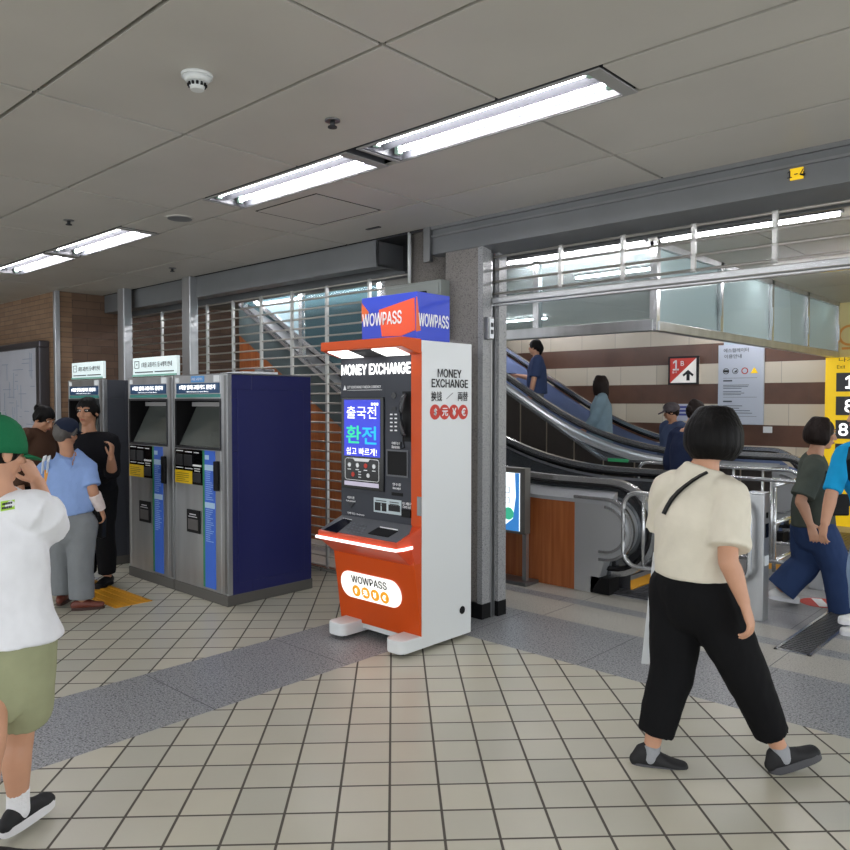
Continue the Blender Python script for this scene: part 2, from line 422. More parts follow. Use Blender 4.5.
# the strip that holds the lamps
stops = [-12.6] + sorted([a for f in FIX for a in f]) + [3.5]
for a, c in zip(stops[0::2], stops[1::2]):
    if c - a > 0.1: box(b, a + g, c - g, 2.685 + g, 3.005 - g, HC, HC + 0.02)
struct('ceiling', b, m_ceil, 'grey metal ceiling panels')
b = nb(); box(b, -13, 3.6, -5.6, 4.4, HC + 0.09, HC + 0.12); box(b, -13, 3.6, 4.4, 4.7, HC + 0.0, HC + 0.12); struct('ceiling_void', b, m_void, 'dark gap above the ceiling panels')
b = nb()
ys = [4.66, 5.45, 6.55, 7.75, 9.2, 10.75, 12.2]; xs = [-12.6 + 1.5 * k for k in range(11)]
for i in range(len(xs) - 1):
    for j in range(len(ys) - 1): box(b, xs[i] + .006, xs[i + 1] - .006, ys[j] + .006, ys[j + 1] - .006, 2.84, 2.86)
box(b, -12.6, 2.4, 4.66, 12.2, 2.865, 2.88)
struct('ceiling_hall', b, m_hceil, 'pale ceiling of the escalator hall')
# walls
b = nb(); box(b, -13, -9.4, 3.72, 3.9, 0, HC); struct('wall_left', b, m_brick, 'tan brick wall behind the map board')
b = nb(); box(b, -9.6, -9.4, 3.9, 6.6, 0, HC + 0.1); struct('wall_side', b, m_brickd, 'brown brick wall running back from the steel corner strip')
b = nb(); box(b, -9.7, -2.78, 10.9, 11.1, 0, 2.9); struct('wall_back', b, m_stripe, 'stone wall in cream and brown stripes')
b = nb(); box(b, -2.78, 2.4, 10.86, 11.1, 0, 2.9); struct('wall_right', b, m_wallw, 'pale yellow wall at the far right')
b = nb(); box(b, -13, -12.9, -2.5, 3.8, 0, HC); struct('wall_far_left', b, m_brick, 'brick wall beyond the left edge')
b = nb(); box(b, -9.8, -9.6, 6.6, 12.2, 0, 2.9); struct('wall_hall_left', b, m_grayp, 'grey wall at the far left of the hall')
b = nb(); box(b, -9.43, -9.37, 3.69, 3.75, 0, HC); struct('trim_corner', b, m_steel, 'stainless steel strip on the brick corner', 0.006)
# column and pilaster
b = nb(); cyl(b, (-4.02, 4.62, 0.11), (-4.02, 4.62, HC), 0.312, 48); struct('column', b, m_col, 'round grey granite column')
b = nb(); cyl(b, (-4.02, 4.62, 0.0), (-4.02, 4.62, 0.11), 0.315, 48); struct('column_base', b, m_black, 'black skirting of the round column')
b = nb()
box(b, -3.77, -3.45, 4.295, 4.53, 0.11, 2.88)
struct('pier', b, m_col, 'square grey granite pier behind the kiosk', .012)
b = nb(); box(b, -3.45, -3.405, 4.29, 4.385, 0.11, 2.70); box(b, -3.46, -3.375, 4.44, 4.53, 0.11, 2.70); box(b, -3.47, -3.455, 4.385, 4.44, 0.0, 2.70)
struct('pilaster', b, m_colp, 'light granite strips on the edge of the pier')
b = nb(); box(b, -3.775, -3.402, 4.285, 4.388, 0, 0.11); box(b, -3.46, -3.372, 4.437, 4.533, 0, 0.11); struct('pilaster_base', b, m_black, 'black skirting of the pier')
# lintel over the opening on the right
b = nb()
prism(b, [(-3.9, 4.285, HC), (-3.9, 4.285, 2.675), (-3.9, 4.50, 2.635), (-3.9, 4.52, 2.635), (-3.9, 4.52, HC)], (6.6, 0, 0))
box(b, -3.72, 2.7, 4.64, 4.68, 2.635, 2.9); box(b, -3.72, 2.7, 4.5, 4.66, 2.86, 2.9)
struct('beam_lintel', b, m_grayp, 'grey metal lintel over the right opening', 0.004)
b = nb(); box(b, -3.95, -3.885, 4.25, 4.29, 2.62, HC); struct('trim_bracket', b, m_steeld, 'steel end bracket of the lintel', 0.004)
b = nb(); box(b, -3.9, 2.7, 4.27, 4.29, 2.80, 2.815); box(b, -3.9, 2.7, 4.262, 4.29, 2.855, HC); struct('trim_lintel', b, m_steeld, 'thin steel ledge along the lintel')
# shutter housing over the left opening
b = nb()
box(b, -9.4, -4.50, 4.30, 4.32, 2.68, HC); box(b, -9.4, -4.50, 4.30, 4.44, 2.665, 2.685); box(b, -4.52, -4.50, 4.30, 4.80, 2.66, HC); box(b, -9.4, -4.50, 4.62, 4.80, 2.645, HC)
box(b, -9.4, -4.5, 4.32, 4.8, 2.86, HC)
struct('beam_shutter_box', b, m_grayp, 'grey metal shutter box over the left opening', 0.004)
b = nb(); box(b, -4.5, -3.9, 4.6, 4.8, 2.66, HC); box(b, -4.5, -3.9, 4.29, 4.6, HC - .01, HC); struct('beam_filler', b, m_dark, 'dark filler between shutter box and column')

# stainless posts of the left shutter
p0 = thing('shutter_post', 'stainless post in front of the rolling grille, right behind the ticket machines', 'post', (-7.33, 4.27, 0), 'stainless posts of the left rolling grille')
b = nb(); box(b, -7.41, -7.25, 4.22, 4.32, 0, HC); obj('post_shaft', b, m_steel, p0, 0.008)
b = nb(); box(b, -7.415, -7.245, 4.215, 4.325, 0, 0.1); obj('foot_sleeve', b, m_dark, p0)
p1 = dup(p0, (-8.66, 4.2, 0), 'stainless post nearest the brick corner, above the dark ticket machine')

# rolling grilles
def grille(name, label, x0, x1, y, zs, links, ztop, bar=None, wave=0.0):
    t = thing(name, label, 'shutter', ((x0 + x1) / 2, y, zs[0] if not bar else bar[0]))
    b = nb()
    for z in zs: cyl(b, (x0, y, z), (x1, y, z), 0.009, 6)
    obj('rods', b, m_rod, t)
    for x in links:
        b = nb()
        for a, c in zip(zs[:-1], zs[1:]):
            box(b, x - 0.012, x + 0.012, y - 0.014, y + 0.014, a + 0.008, c - 0.008)
        for z in zs: cyl(b, (x - 0.016, y, z), (x + 0.016, y, z), 0.014, 8)
        obj('link_chain', b, mat('link_pale', '#c9c9c6', rough=.3, metal=.4), t)
    if bar:
        b = nb(); box(b, x0, x1, y - 0.03, y + 0.03, bar[0], bar[1]); box(b, x0, x1, y - 0.018, y + 0.018, bar[0] - 0.02, bar[0]); obj('bottom_bar', b, m_chrome, t, 0.006)
    for x in (x0 + 0.02, x1 - 0.02):
        b = nb(); box(b, x - 0.03, x + 0.03, y - 0.035, y - 0.015, 0 if not bar or x < 0 else 0, ztop); box(b, x - 0.03, x + 0.03, y + 0.015, y + 0.035, 0, ztop); obj('guide_rail', b, m_steel, t)
    return t
zl = [0.05 + 0.0885 * k for k in range(30)]
grille('rolling_grille', 'closed rolling grille of steel rods behind the ticket machines', -9.3, -4.28, 4.55, zl, [-8.44, -7.95, -7.45, -6.95, -6.45, -5.95, -5.43, -4.86], 2.66, (0.0, 0.035))
b = None
zr = [2.347, 2.434, 2.521, 2.61]
grille('rolling_grille', 'half raised rolling grille hanging under the lintel of the right opening', -3.455, 2.6, 4.415, zr, [-2.84, -2.38, -1.92, -1.46, -1.0, -0.54], 2.64, (2.276, 2.318))

# ceiling lamps
def ceiling_lamp(x0, x1, label):
    t = thing('ceiling_light', label, 'ceiling light', ((x0 + x1) / 2, 2.845, HC), 'twin tube lights let into the ceiling')
    b = nb(); y0, y1 = 2.70, 2.99; xa, xb = x0 + 0.012, x1 - 0.012
    box(b, xa, xb, y0, y1, HC + 0.07, HC + 0.085); box(b, xa, xb, y0, y0 + 0.012, HC - 0.004, HC + 0.08); box(b, xa, xb, y1 - 0.012, y1, HC - 0.004, HC + 0.08)
    box(b, xa, xa + 0.03, y0, y1, HC - 0.004, HC + 0.08); box(b, xb - 0.05, xb, y0, y1, HC - 0.004, HC + 0.08); prism(b, [(xa, 2.815, HC + .07), (xa, 2.845, HC + .015), (xa, 2.875, HC + .07)], (xb - xa, 0, 0))
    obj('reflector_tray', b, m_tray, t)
    b = nb(); e_ = .012
    for q_ in ((xa - e_, xb + e_, y0 - e_, y0 + .004), (xa - e_, xb + e_, y1 - .004, y1 + e_), (xa - e_, xa + .012, y0, y1), (xb - .05, xb + e_, y0, y1)): box(b, q_[0], q_[1], q_[2], q_[3], HC - .008, HC - .002)
    obj('lamp_frame', b, mat('lamp_frame_grey', '#9b9a98', rough=.4), t)
    for y in (2.765, 2.925):
        b = nb(); cyl(b, (xa + 0.075, y, HC + 0.03), (xb - 0.09, y, HC + 0.03), 0.0145, 8); tb = obj('fluorescent_tube', b, m_tube, t)
        b = nb()
        for xx in (xa + 0.045, xb - 0.09): box(b, xx, xx + 0.028, y - 0.014, y + 0.014, HC + 0.008, HC + 0.07)
        obj('lamp_holder', b, mat('holder_green', '#a9c9b8', rough=0.4), t)
    return t
L2 = ceiling_lamp(*FIX[0], 'longest looking twin tube ceiling light, nearest the opening with the lintel')
ceiling_lamp(*FIX[1], 'twin tube ceiling light above the ticket machines, left of the nearest one')
ceiling_lamp(*FIX[2], 'twin tube ceiling light beside the round ceiling vent, nearer the brick wall')
ceiling_lamp(*FIX[3], 'twin tube ceiling light farthest along the row, over the map board')
# unseen lamps; the row behind the viewer is added as fill light
for x0 in (0.05, 1.45):
    ceiling_lamp(x0, x0 + 1.4, 'twin tube ceiling light of the same row beyond the right edge')
for k in range(7): dup(L2, (-8.2 + 1.75 * k, -1.355, HC), 'unseen twin tube ceiling light added behind the viewer as fill')
def bare_lamp(x0, x1, y, z, label):
    t = thing('hall_light', label, 'ceiling light', ((x0 + x1) / 2, y, z), 'long tube lights of the escalator hall')
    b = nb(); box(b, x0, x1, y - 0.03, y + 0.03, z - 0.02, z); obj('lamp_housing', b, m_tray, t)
    b = nb(); cyl(b, (x0 + 0.02, y, z - 0.032), (x1 - 0.02, y, z - 0.032), 0.0135, 8); obj('fluorescent_tube', b, m_tubeh, t)
    return t
bare_lamp(-4.15, -2.80, 5.56, 2.84, 'hall tube light just behind the lintel, above the raised grille end')
bare_lamp(-2.70, -1.42, 5.58, 2.84, 'hall tube light behind the lintel, right of the first one')
bare_lamp(-8.2, -5.35, 5.25, 2.84, 'hall tube light seen through the closed grille')
bare_lamp(-4.13, -3.2, 6.68, 2.84, 'short hall tube light behind the glass screen')
bare_lamp(-2.70, -0.9, 7.90, 2.84, 'hall tube light right of the glass screen')
bare_lamp(-7.6, -5.2, 6.98, 2.84, 'hall tube light deep behind the closed grille')
bare_lamp(-4.5, -2.9, 10.3, 2.84, 'hall tube light nearest the striped stone wall')
bare_lamp(-8.8, -6.4, 9.6, 2.84, 'hall tube light above the upper end of the rear escalator')

# ceiling fittings
t = thing('smoke_detector', 'round white smoke detector on the ceiling', 'smoke detector', (-2.78, 1.66, HC))
b = nb(); cyl(b, (-2.78, 1.66, HC), (-2.78, 1.66, HC - 0.012), 0.062, 28); cyl(b, (-2.78, 1.66, HC - 0.012), (-2.78, 1.66, HC - 0.032), 0.058, 28, 0.042); obj('base_plate', b, m_white, t)
b = nb(); cyl(b, (-2.78, 1.66, HC - 0.032), (-2.78, 1.66, HC - 0.062), 0.034, 20, 0.026); s = obj('sensor_head', b, m_white, t)
b = nb()
for k in range(12):
    a = 2 * PI * k / 12; c = V((-2.78 + .0335 * math.cos(a), 1.66 + .0335 * math.sin(a), HC - 0.042)); box(b, c.x - .004, c.x + .004, c.y - .004, c.y + .004, c.z - .006, c.z + .006)
obj('vent_slots', b, m_black, t)
def sprinkler(x, y, label, z=HC):
    t = thing('sprinkler', label, 'sprinkler', (x, y, z), 'ceiling sprinkler heads')
    b = nb(); cyl(b, (x, y, z), (x, y, z - 0.006), 0.036, 20); obj('rosette', b, m_steeld, t)
    b = nb(); cyl(b, (x, y, z - 0.006), (x, y, z - 0.03), 0.012, 10); cyl(b, (x, y, z - 0.03), (x, y, z - 0.036), 0.022, 12); obj('nozzle', b, m_dark, t)
sprinkler(-2.76, 2.35, 'sprinkler head in the panel beside the nearest tube light')
sprinkler(-5.67, 2.34, 'sprinkler head in the panels above the map board side, left')
sprinkler(-6.95, 3.86, 'sprinkler head near the shutter box above the ticket machines')
sprinkler(-2.88, 8.88, 'sprinkler head in the pale hall ceiling at right', 2.84)
t = thing('ceiling_speaker', 'round grey speaker grille in the ceiling between the tube lights', 'speaker', (-5.02, 2.85, HC))
b = nb(); cyl(b, (-5.02, 2.85, HC + .01), (-5.02, 2.85, HC - 0.006), 0.10, 32); obj('speaker_rim', b, m_ceil, t)
b = nb(); cyl(b, (-5.02, 2.85, HC - .006), (-5.02, 2.85, HC - 0.009), 0.085, 32); obj('speaker_mesh', b, m_grayp, t)
t = thing('ceiling_hatch', 'square access hatch in the ceiling above the kiosk', 'hatch', (-4.1, 3.42, HC))
b = nb(); sweep(b, [(-4.45, 3.1, HC), (-3.8, 3.1, HC), (-3.8, 3.66, HC), (-4.45, 3.66, HC)], 0.008, 0.006, close=True); obj('hatch_frame', b, m_void, t)
b = nb(); box(b, -4.44, -3.81, 3.11, 3.65, HC - 0.004, HC); obj('hatch_panel', b, m_ceil, t)
b = nb(); box(b, -4.30, -4.16, 3.985, 4.015, HC - 0.006, HC); tag(obj('ceiling_slot', b, m_dark), 'small dark slot in the ceiling close to the shutter box', 'slot')

# small sign and boxes on the lintel and pilaster
t = thing('number_sign', 'small yellow sign reading 1-4 on the grey lintel', 'sign', tuple(py(797, 174, 4.285)))
x0, x1, z0, z1 = qy(790.5, 169.5, 803.5, 178.5, 4.285)
b = nb(); box(b, x0, x1, 4.277, 4.285, z0, z1); obj('sign_plate', b, m_yels, t)
b = nb(); text(b, '1-4', ((x0 + x1) / 2, 4.275, (z0 + z1) / 2), XR, ZU, h=(z1 - z0) * .6, bold=.02); obj('lettering', b, m_ink, t)
t = thing('electrical_box', 'grey steel electrical box on the pier behind the blue advertising box', 'electrical box', (-4.0, 4.25, 2.0))
b = nb(); box(b, -4.30, -3.72, 4.19, 4.295, 2.03, 2.465); obj('box_body', b, mat('cabinet_grey', '#8d938d', rough=0.4), t, 0.006)
b = nb(); box(b, -4.285, -3.735, 4.182, 4.19, 2.045, 2.445); obj('box_door', b, mat('cabinet_grey', '#8d938d'), t, 0.004)
b = nb(); box(b, -3.95, -3.85, 4.176, 4.182, 2.30, 2.39); obj('box_window', b, m_blackg, t)
b = nb(); cyl(b, (-4.14, 4.30, 2.465), (-4.14, 4.30, HC), 0.014, 12); tag(obj('conduit_pipe', b, m_white), 'thin white conduit pipe running up the round column', 'pipe')
a = pxx(490, 327, -3.38)
t = thing('shutter_switch', 'small pale switch box beside the guide rail on the granite pier', 'switch', (-3.38, a.y, a.z))
b = nb(); box(b, -3.42, -3.372, a.y - .035, a.y + .035, a.z - .09, a.z + .07); obj('switch_box', b, m_steeld, t, .005)
b = nb(); box(b, -3.372, -3.368, a.y - .015, a.y + .03, a.z - .08, a.z + .06); obj('switch_cover', b, m_paper, t)
b = nb(); box(b, -3.368, -3.363, a.y - .005, a.y + .02, a.z - .05, a.z - .02); box(b, -3.368, -3.363, a.y - .005, a.y + .02, a.z, a.z + .03); obj('switch_button', b, m_dark, t)

# map board on the brick wall
t = thing('map_board', 'large framed map board on the tan brick wall', 'map', (-10.35, 3.68, 1.5))
b = nb(); box(b, -11.1, -9.72, 3.64, 3.72, 0.85, 2.25); obj('board_panel', b, mat('map_paper', '#c9ccd6', rough=0.35, noise=.05, nscale=3), t)
b = nb()
for x0, x1, z0, z1 in ((-11.15, -9.62, 2.22, 2.30), (-11.15, -9.62, .80, .86), (-9.74, -9.62, .86, 2.22), (-11.15, -11.08, .86, 2.22)): box(b, x0, x1, 3.60, 3.72, z0, z1)
obj('board_frame', b, mat('frame_grey', '#5a585c', rough=0.35, metal=.6), t, 0.01)
b = nb()
for k in range(46):
    x = random.uniform(-11.0, -9.85); z = random.uniform(.95, 2.1); w = random.uniform(.05, .35)
    if random.random() < .6: box(b, x, min(x + w, -9.8), 3.636, 3.64, z, z + .008)
    else: box(b, x, x + .008, 3.636, 3.64, z, min(z + w, 2.18))
obj('map_lines', b, mat('map_line', '#9aa7bd', rough=.5), t)

# ------------------------------------------------------------------ money exchange kiosk
KX0, KX1, KF, KB = -3.98, -3.22, 3.45, 3.94
K = thing('exchange_kiosk', 'tall orange and white money exchange kiosk with dark screen front', 'kiosk', (-3.60, 3.70, 0))
b = nb()
prism(b, [(KX1 - .022, KF + .006, .10), (KX1 - .022, KB, .10), (KX1 - .022, KB, 1.95), (KX1 - .022, KF + .006, 1.95)], (.022, 0, 0))
obj('side_panel', b, m_kwhite, K, 0.004)
b = nb(); box(b, KX0, KX0 + .02, KF + .02, KB, .075, 1.95); obj('side_panel', b, m_kwhite, K, 0.004)
b = nb(); box(b, KX0 + .02, KX1 - .022, KB - .02, KB - .002, .1, 1.93); box(b, KX0 + .02, KX1 - .022, KF + .05, KB - .02, 1.90, 1.945); obj('back_panel', b, m_kwhite, K)
# lower orange front, leaning back towards the foot
b = nb()
prism(b, [(KX0 + .004, KF, .085), (KX0 + .004, 3.385, .56), (KX0 + .004, 3.40, .66), (KX0 + .004, KF + .005, .70), (KX0 + .004, KF + .005, .085)], (KX1 - KX0 - .0045, 0, 0))
obj('front_panel', b, m_orange, K, 0.006)
# upright orange frame on the right and edge on the left
b = nb(); box(b, -3.308, KX1 - .0005, KF, KF + .0055, .66, 1.88); obj('front_frame', b, m_orange, K, 0.003)
b = nb(); box(b, KX1 - .035, KX1 + .001, KF - .004, KF + .004, .86, .98); obj('hinge', b, m_steeld, K, .003)
# canopy
b = nb()
prism(b, [(KX0, 3.28, 1.905), (KX0, 3.28, 1.962), (KX0, KF + .0015, 1.957), (KX0, KF + .0015, 1.865), (KX0, KF - .02, 1.865)], (KX1 - KX0, 0, 0))
cn = obj('canopy', b, m_orange, K, 0.004)
for x0, x1 in ((-3.93, -3.72), (-3.51, -3.30)):
    b = nb(); prism(b, [(x0, 3.30, 1.902), (x1, 3.30, 1.902), (x1, 3.43, 1.867), (x0, 3.43, 1.867)], (0, 0, -.006)); obj('canopy_light', b, m_lwhite, cn)
b = nb(); prism(b, [(-3.72, 3.30, 1.902), (-3.51, 3.30, 1.902), (-3.51, 3.43, 1.867), (-3.72, 3.43, 1.867)], (0, 0, -.005)); obj('camera_housing', b, m_black, cn)
# dark front
b = nb(); box(b, KX0 + .006, -3.308, KF + .004, KF + .05, .79, 1.88); obj('control_panel', b, m_char, K)
yf = KF + .003
b = nb(); a0, a1 = py(342, 370, yf), py(413, 368, yf)
text(b, 'MONEY EXCHANGE', ((a0.x + a1.x) / 2 - .005, yf, (a0.z + a1.z) / 2), XR, ZU, h=.066, w=a1.x - a0.x - .02, bold=.05, depth=.008); obj('lettering', b, m_ltext, K)
b = nb(); a0, a1 = py(343.5, 388.5, yf), py(383, 388, yf); text(b, "LET'S EXCHANGE FOREIGN CURRENCY", ((a0.x + a1.x) / 2 + .012, yf, a0.z + .008), XR, ZU, h=.017, w=a1.x - a0.x - .06, bold=.02)
box(b, a0.x + .04, a1.x - .01, yf - .003, yf, a0.z - .014, a0.z - .011)
prism(b, [(a0.x, yf, a0.z - .012), (a0.x + .03, yf, a0.z - .012), (a0.x + .015, yf, a0.z + .02)], (0, -.003, 0)); obj('fine_lettering', b, m_inkw, K)
# screen
x0, x1, z0, z1 = -3.957, -3.548, .985, 1.60
b = nb(); box(b, x0, x1, yf - .012, yf + .01, z0, z1); scn = obj('touch_screen', b, m_blackg, K, .003)
ys = yf - .0125
m_scr = mat('screen_blue', '#2231c4', rough=.3, emit=.28)
b = nb(); box(b, -3.928, -3.578, ys - .001, ys + .002, 1.205, 1.582); obj('display', b, m_scr, scn)
b = nb()
def st(bb, s, u0, u1, vm, h, bold, dx=0):
    p, q = py(u0, vm, ys), py(u1, vm, ys); text(bb, s, ((p.x + q.x) / 2, ys - .001, (p.z + q.z) / 2), XR, ZU, h=h, w=q.x - p.x, bold=bold)
st(b, '출국전', 346.8, 376.5, 412.5, .082, -.006); st(b, '쉽고 빠르게!', 346.5, 377, 451.5, .05, .0)
for k in range(3): box(b, -3.66 + k * .025, -3.643 + k * .025, ys - .002, ys - .001, 1.545, 1.562)
obj('display_lettering', b, m_ltext, scn)
b = nb(); st(b, '환', 346.8, 361, 434.3, .115, .03); obj('display_lettering', b, mat('screen_green', '#35d3a0', emit=.28), scn)
b = nb(); st(b, '전', 362.5, 376.5, 435.3, .115, .03); obj('display_lettering', b, mat('screen_cyan', '#22b6ea', emit=.28), scn)
b = nb(); rr = rrect(-3.918, -3.588, 1.045, 1.19, .02)
sweep(b, [(x, ys - .001, z) for x, z in rr], .003, .003, up=V((0, -1, 0)), close=True)
prism(b, [(-3.84, ys, 1.193), (-3.67, ys, 1.193), (-3.69, ys, 1.172), (-3.82, ys, 1.172)], (0, -.002, 0))
for k in (0, 1, 3): disc(b, (-3.875 + .08 * k, ys, 1.145), .015, (0, -1, 0))
disc(b, (-3.69, ys, 1.082), .015, (0, -1, 0))
for k in range(4): box(b, -3.892 + .08 * k, -3.86 + .08 * k, ys - .002, ys, 1.112, 1.118)
for dz in (0, .018, .036): box(b, -3.785, -3.76, ys - .002, ys, 1.063 + dz, 1.069 + dz)
obj('display_icons', b, m_inkw, scn)
b = nb(); disc(b, (-3.715, ys, 1.145), .016, (0, -1, 0)); disc(b, (-3.84, ys, 1.082), .016, (0, -1, 0)); obj('display_icons', b, m_red, scn)
b = nb(); box(b, -3.925, -3.59, ys - .002, ys, 1.006, 1.034); obj('display_bar', b, mat('bar_lilac', '#a9a3b4', emit=.3), scn)
# handset and slots
p = py(394, 395.5, yf); b = nb(); disc(b, (p.x, yf, p.z), .021, (0, -1, 0), .004); obj('camera_lens', b, m_blackg, K)
a, c = py(402.5, 393, yf), py(411, 441, yf)
b = nb(); box(b, a.x, c.x, yf - .002, yf + .002, c.z - .005, a.z + .01); hr = obj('handset_cradle', b, m_black, K)
b = nb(); xm = (a.x + c.x) / 2
sweep(b, [(xm - .004, yf - .012, a.z - .01), (xm - .006, yf - .028, a.z - .03), (xm - .018, yf - .034, a.z - .1), (xm - .018, yf - .032, c.z + .1), (xm - .012, yf - .028, c.z + .05), (xm - .006, yf - .012, c.z + .03)], .017, .015, n=12)
obj('handset', b, mat('handset_grey', '#3a3c40', rough=.25), K)
b = nb(); sweep(b, [(xm, yf - .035, c.z + .035), (xm + .02, yf - .05, c.z + .0), (xm + .02, yf - .04, c.z - .04), (xm - .02, yf - .03, c.z - .05), (xm - .04, yf - .01, c.z - .01)], .005, .005, n=6); obj('handset_cord', b, m_black, K)
b = nb()
p = py(394, 409, yf); box(b, p.x - .02, p.x + .02, yf - .003, yf, p.z - .012, p.z + .012); obj('speaker_slot', b, m_dark, K)
b = nb()
for r_ in range(5):
    for c_ in range(2):
        p = py(391.5 + 4.5 * c_, 414.5 + 4 * r_, yf); box(b, p.x - .012, p.x + .01, yf - .002, yf, p.z - .004, p.z + .005)
for (u, v, w) in ((396, 443.3, .075), (396, 447, .07), (397, 484.5, .075), (397, 488.5, .07), (351, 497.5, .07), (351, 501, .095), (407, 503.8, .08), (407, 507, .07)):
    p = py(u, v, yf); text(b, {443.3: '지폐투입구', 447: 'Banknote', 484.5: '영수증', 488.5: 'Receipt', 497.5: '여권스캔', 501: 'Scan passport', 503.8: '카드 배출구', 507: 'Card out'}[v], (p.x, yf, p.z), XR, ZU, h=.018 if w < .09 else .014, w=w, bold=.02)
p = py(356, 513, yf); text(b, '지폐 투입 / Banknote', (p.x, yf, p.z - .005), XR, ZU, h=.014, w=.17, bold=.02)
obj('fine_lettering', b, m_inkw, K)
x0, x1, z0, z1 = qy(387.5, 450, 408, 477, yf)
b = nb(); sweep(b, [(x0, yf, z0), (x1, yf, z0), (x1, yf, z1), (x0, yf, z1)], .014, .014, up=V((0, -1, 0)), close=True); wn = obj('dispenser_frame', b, m_char2, K)
b = nb(); box(b, x0, x1, yf - .002, yf + .001, z0, z1); obj('dispenser_window', b, m_black, wn)
x0, x1, z0, z1 = qy(392, 492, 403, 496.5, yf); b = nb(); box(b, x0, x1, yf - .004, yf, z0, z1); obj('receipt_slot', b, m_black, K)
b = nb(); p = py(351.5, 504.5, yf); prism(b, [(p.x - .035, yf, p.z + .012), (p.x + .035, yf, p.z + .012), (p.x, yf, p.z - .02)], (0, -.006, 0)); obj('scan_marker', b, m_dark, K)
x0, x1, z0, z1 = qy(374, 499, 401.5, 515.5, yf); z1 += .012
b = nb(); box(b, x0, x1, yf - .003, yf, z0, z1); nt_ = obj('notice_card', b, mat('notice_paper', '#c5d3d8', rough=.5), K)
b = nb(); box(b, x0 + .012, x0 + .065, yf - .005, yf - .003, z0 + .012, z0 + .065); box(b, x0 + .078, x0 + .12, yf - .005, yf - .003, z0 + .012, z0 + .065); box(b, x0 + .14, x1 - .01, yf - .005, yf - .003, z0 + .02, z0 + .06)
for k in range(3): box(b, x0 + .02, x0 + .12, yf - .004, yf - .003, z1 - .02 - .014 * k, z1 - .015 - .014 * k); box(b, x0 + .15, x1 - .02, yf - .004, yf - .003, z1 - .02 - .014 * k, z1 - .015 - .014 * k)
obj('notice_print', b, m_ink, nt_)
x0, x1, z0, z1 = qy(402.5, 509, 411.5, 518, yf); b = nb(); box(b, x0, x1, yf - .012, yf, z0, z1); obj('card_slot', b, m_black, K, .003)
# shelf
SH = [(KX0 + .004, 3.245), (-3.235, 3.245), (KX1, 3.36), (KX1, KF + .0015), (KX0 + .004, KF + .0015)]
zt = lambda y: .712 + (y - 3.245) / .205 * .078
b = nb(); lo = [b.verts.new((x, y, .665)) for x, y in SH]; hi = [b.verts.new((x, y, zt(y))) for x, y in SH]
b.faces.new(lo[::-1]); b.faces.new(hi)
for i in range(5): b.faces.new((lo[i], lo[(i + 1) % 5], hi[(i + 1) % 5], hi[i]))
# underside swells back to the front panel
un = [b.verts.new(p) for p in ((KX0 + .004, 3.385, .555), (-3.26, 3.385, .555), (KX1, 3.40, .56), (KX1, KF, .56), (KX0 + .004, KF, .56))]
for i in range(5): b.faces.new((un[i], un[(i + 1) % 5], lo[(i + 1) % 5], lo[i]))
b.faces.new(un[::-1])
shf = obj('shelf', b, mat('coral_shelf', '#d04a26', rough=.3, spec=.4), K, .008)
b = nb(); ti = [(KX0 + .02, 3.258), (-3.245, 3.258), (KX1 - .02, 3.365), (-3.30, KF), (KX0 + .02, KF)]
prism(b, [(x, y, zt(y) + .0005) for x, y in ti], (0, 0, .004)); obj('shelf_top', b, m_char2, shf)
def on_shelf(u0, v0, u1, v1, u2, v2, u3, v3):
    out = []
    for u, v in ((u0, v0), (u1, v1), (u2, v2), (u3, v3)):
        d = ray(u, v); k = .078 / .205; t = ((.7165 - 3.245 * k) - EYE) / (d.z - k * d.y); out.append(EYEP + d * t)
    return out
b = nb(); prism(b, on_shelf(324, 530, 337, 533, 352, 521, 344, 519), (0, 0, .005)); obj('keypad_reader', b, m_blackg, shf)
b = nb(); prism(b, on_shelf(368, 534, 388, 537.5, 398, 531.5, 378, 528), (0, 0, .005)); obj('tray_slot', b, m_black, shf)
b = nb()
for i in range(5):
    for j in range(4):
        d = on_shelf(*((347 + i * 3.6 + j * 1.4, 530.5 + i * .9 - j * 2.6) * 4))[0]; box(b, d.x - .006, d.x + .006, d.y - .005, d.y + .005, d.z, d.z + .005)
obj('keypad_keys', b, m_inkg, shf)
b = nb(); q = on_shelf(380, 527, 398, 530, 398, 531, 380, 528); prism(b, q, (0, 0, .004)); q = on_shelf(343, 518.4, 352, 520, 352, 520.8, 343, 519.2); prism(b, q, (0, 0, .004)); obj('shelf_print', b, m_inkw, shf)
b = nb(); sweep(b, [(KX0, 3.236, .672), (-3.30, 3.236, .672), (-3.236, 3.243, .672), (-3.215, 3.29, .674), (-3.21, 3.36, .678)], .010, .016); obj('light_strip', b, mat('strip_white', '#ffe9ea', emit=1.1), shf)
# illuminated plate on the lower front
b = nb(); tl = lambda z: KF + (3.385 - KF) * (z - .115) / .445
cx, cz = -3.64, .345; pts = [(x, tl(z) - .002, z) for x, z in rrect(-3.925, -3.355, .255, .435, .089, 8)]
prism(b, pts, (0, -.008, 0)); pl = obj('light_plate', b, mat('plate_white', '#fbfbf6', rough=.3, emit=.35), K)
upl = V((0, tl(1) - tl(0), 1)).normalized()
b = nb(); text(b, 'WOWPASS', (cx, tl(.39) - .011, .39), XR, upl, h=.05, w=.335, bold=.02, depth=.004); obj('lettering', b, m_ink, pl)
b = nb()
for k in range(4): disc(b, (cx - .135 + .09 * k, tl(.308) - .0105, .308), .039, V((0, -1, tl(1) - tl(0))).normalized(), .002, up=upl)
obj('currency_icons', b, mat('icon_orange', '#f0a21e', emit=.2), pl)
b = nb()
for k, s in enumerate('$元¥€'): text(b, s, (cx - .135 + .09 * k, tl(.308) - .0135, .308), XR, upl, h=.036, bold=.03)
obj('currency_icons', b, m_ltext, pl)
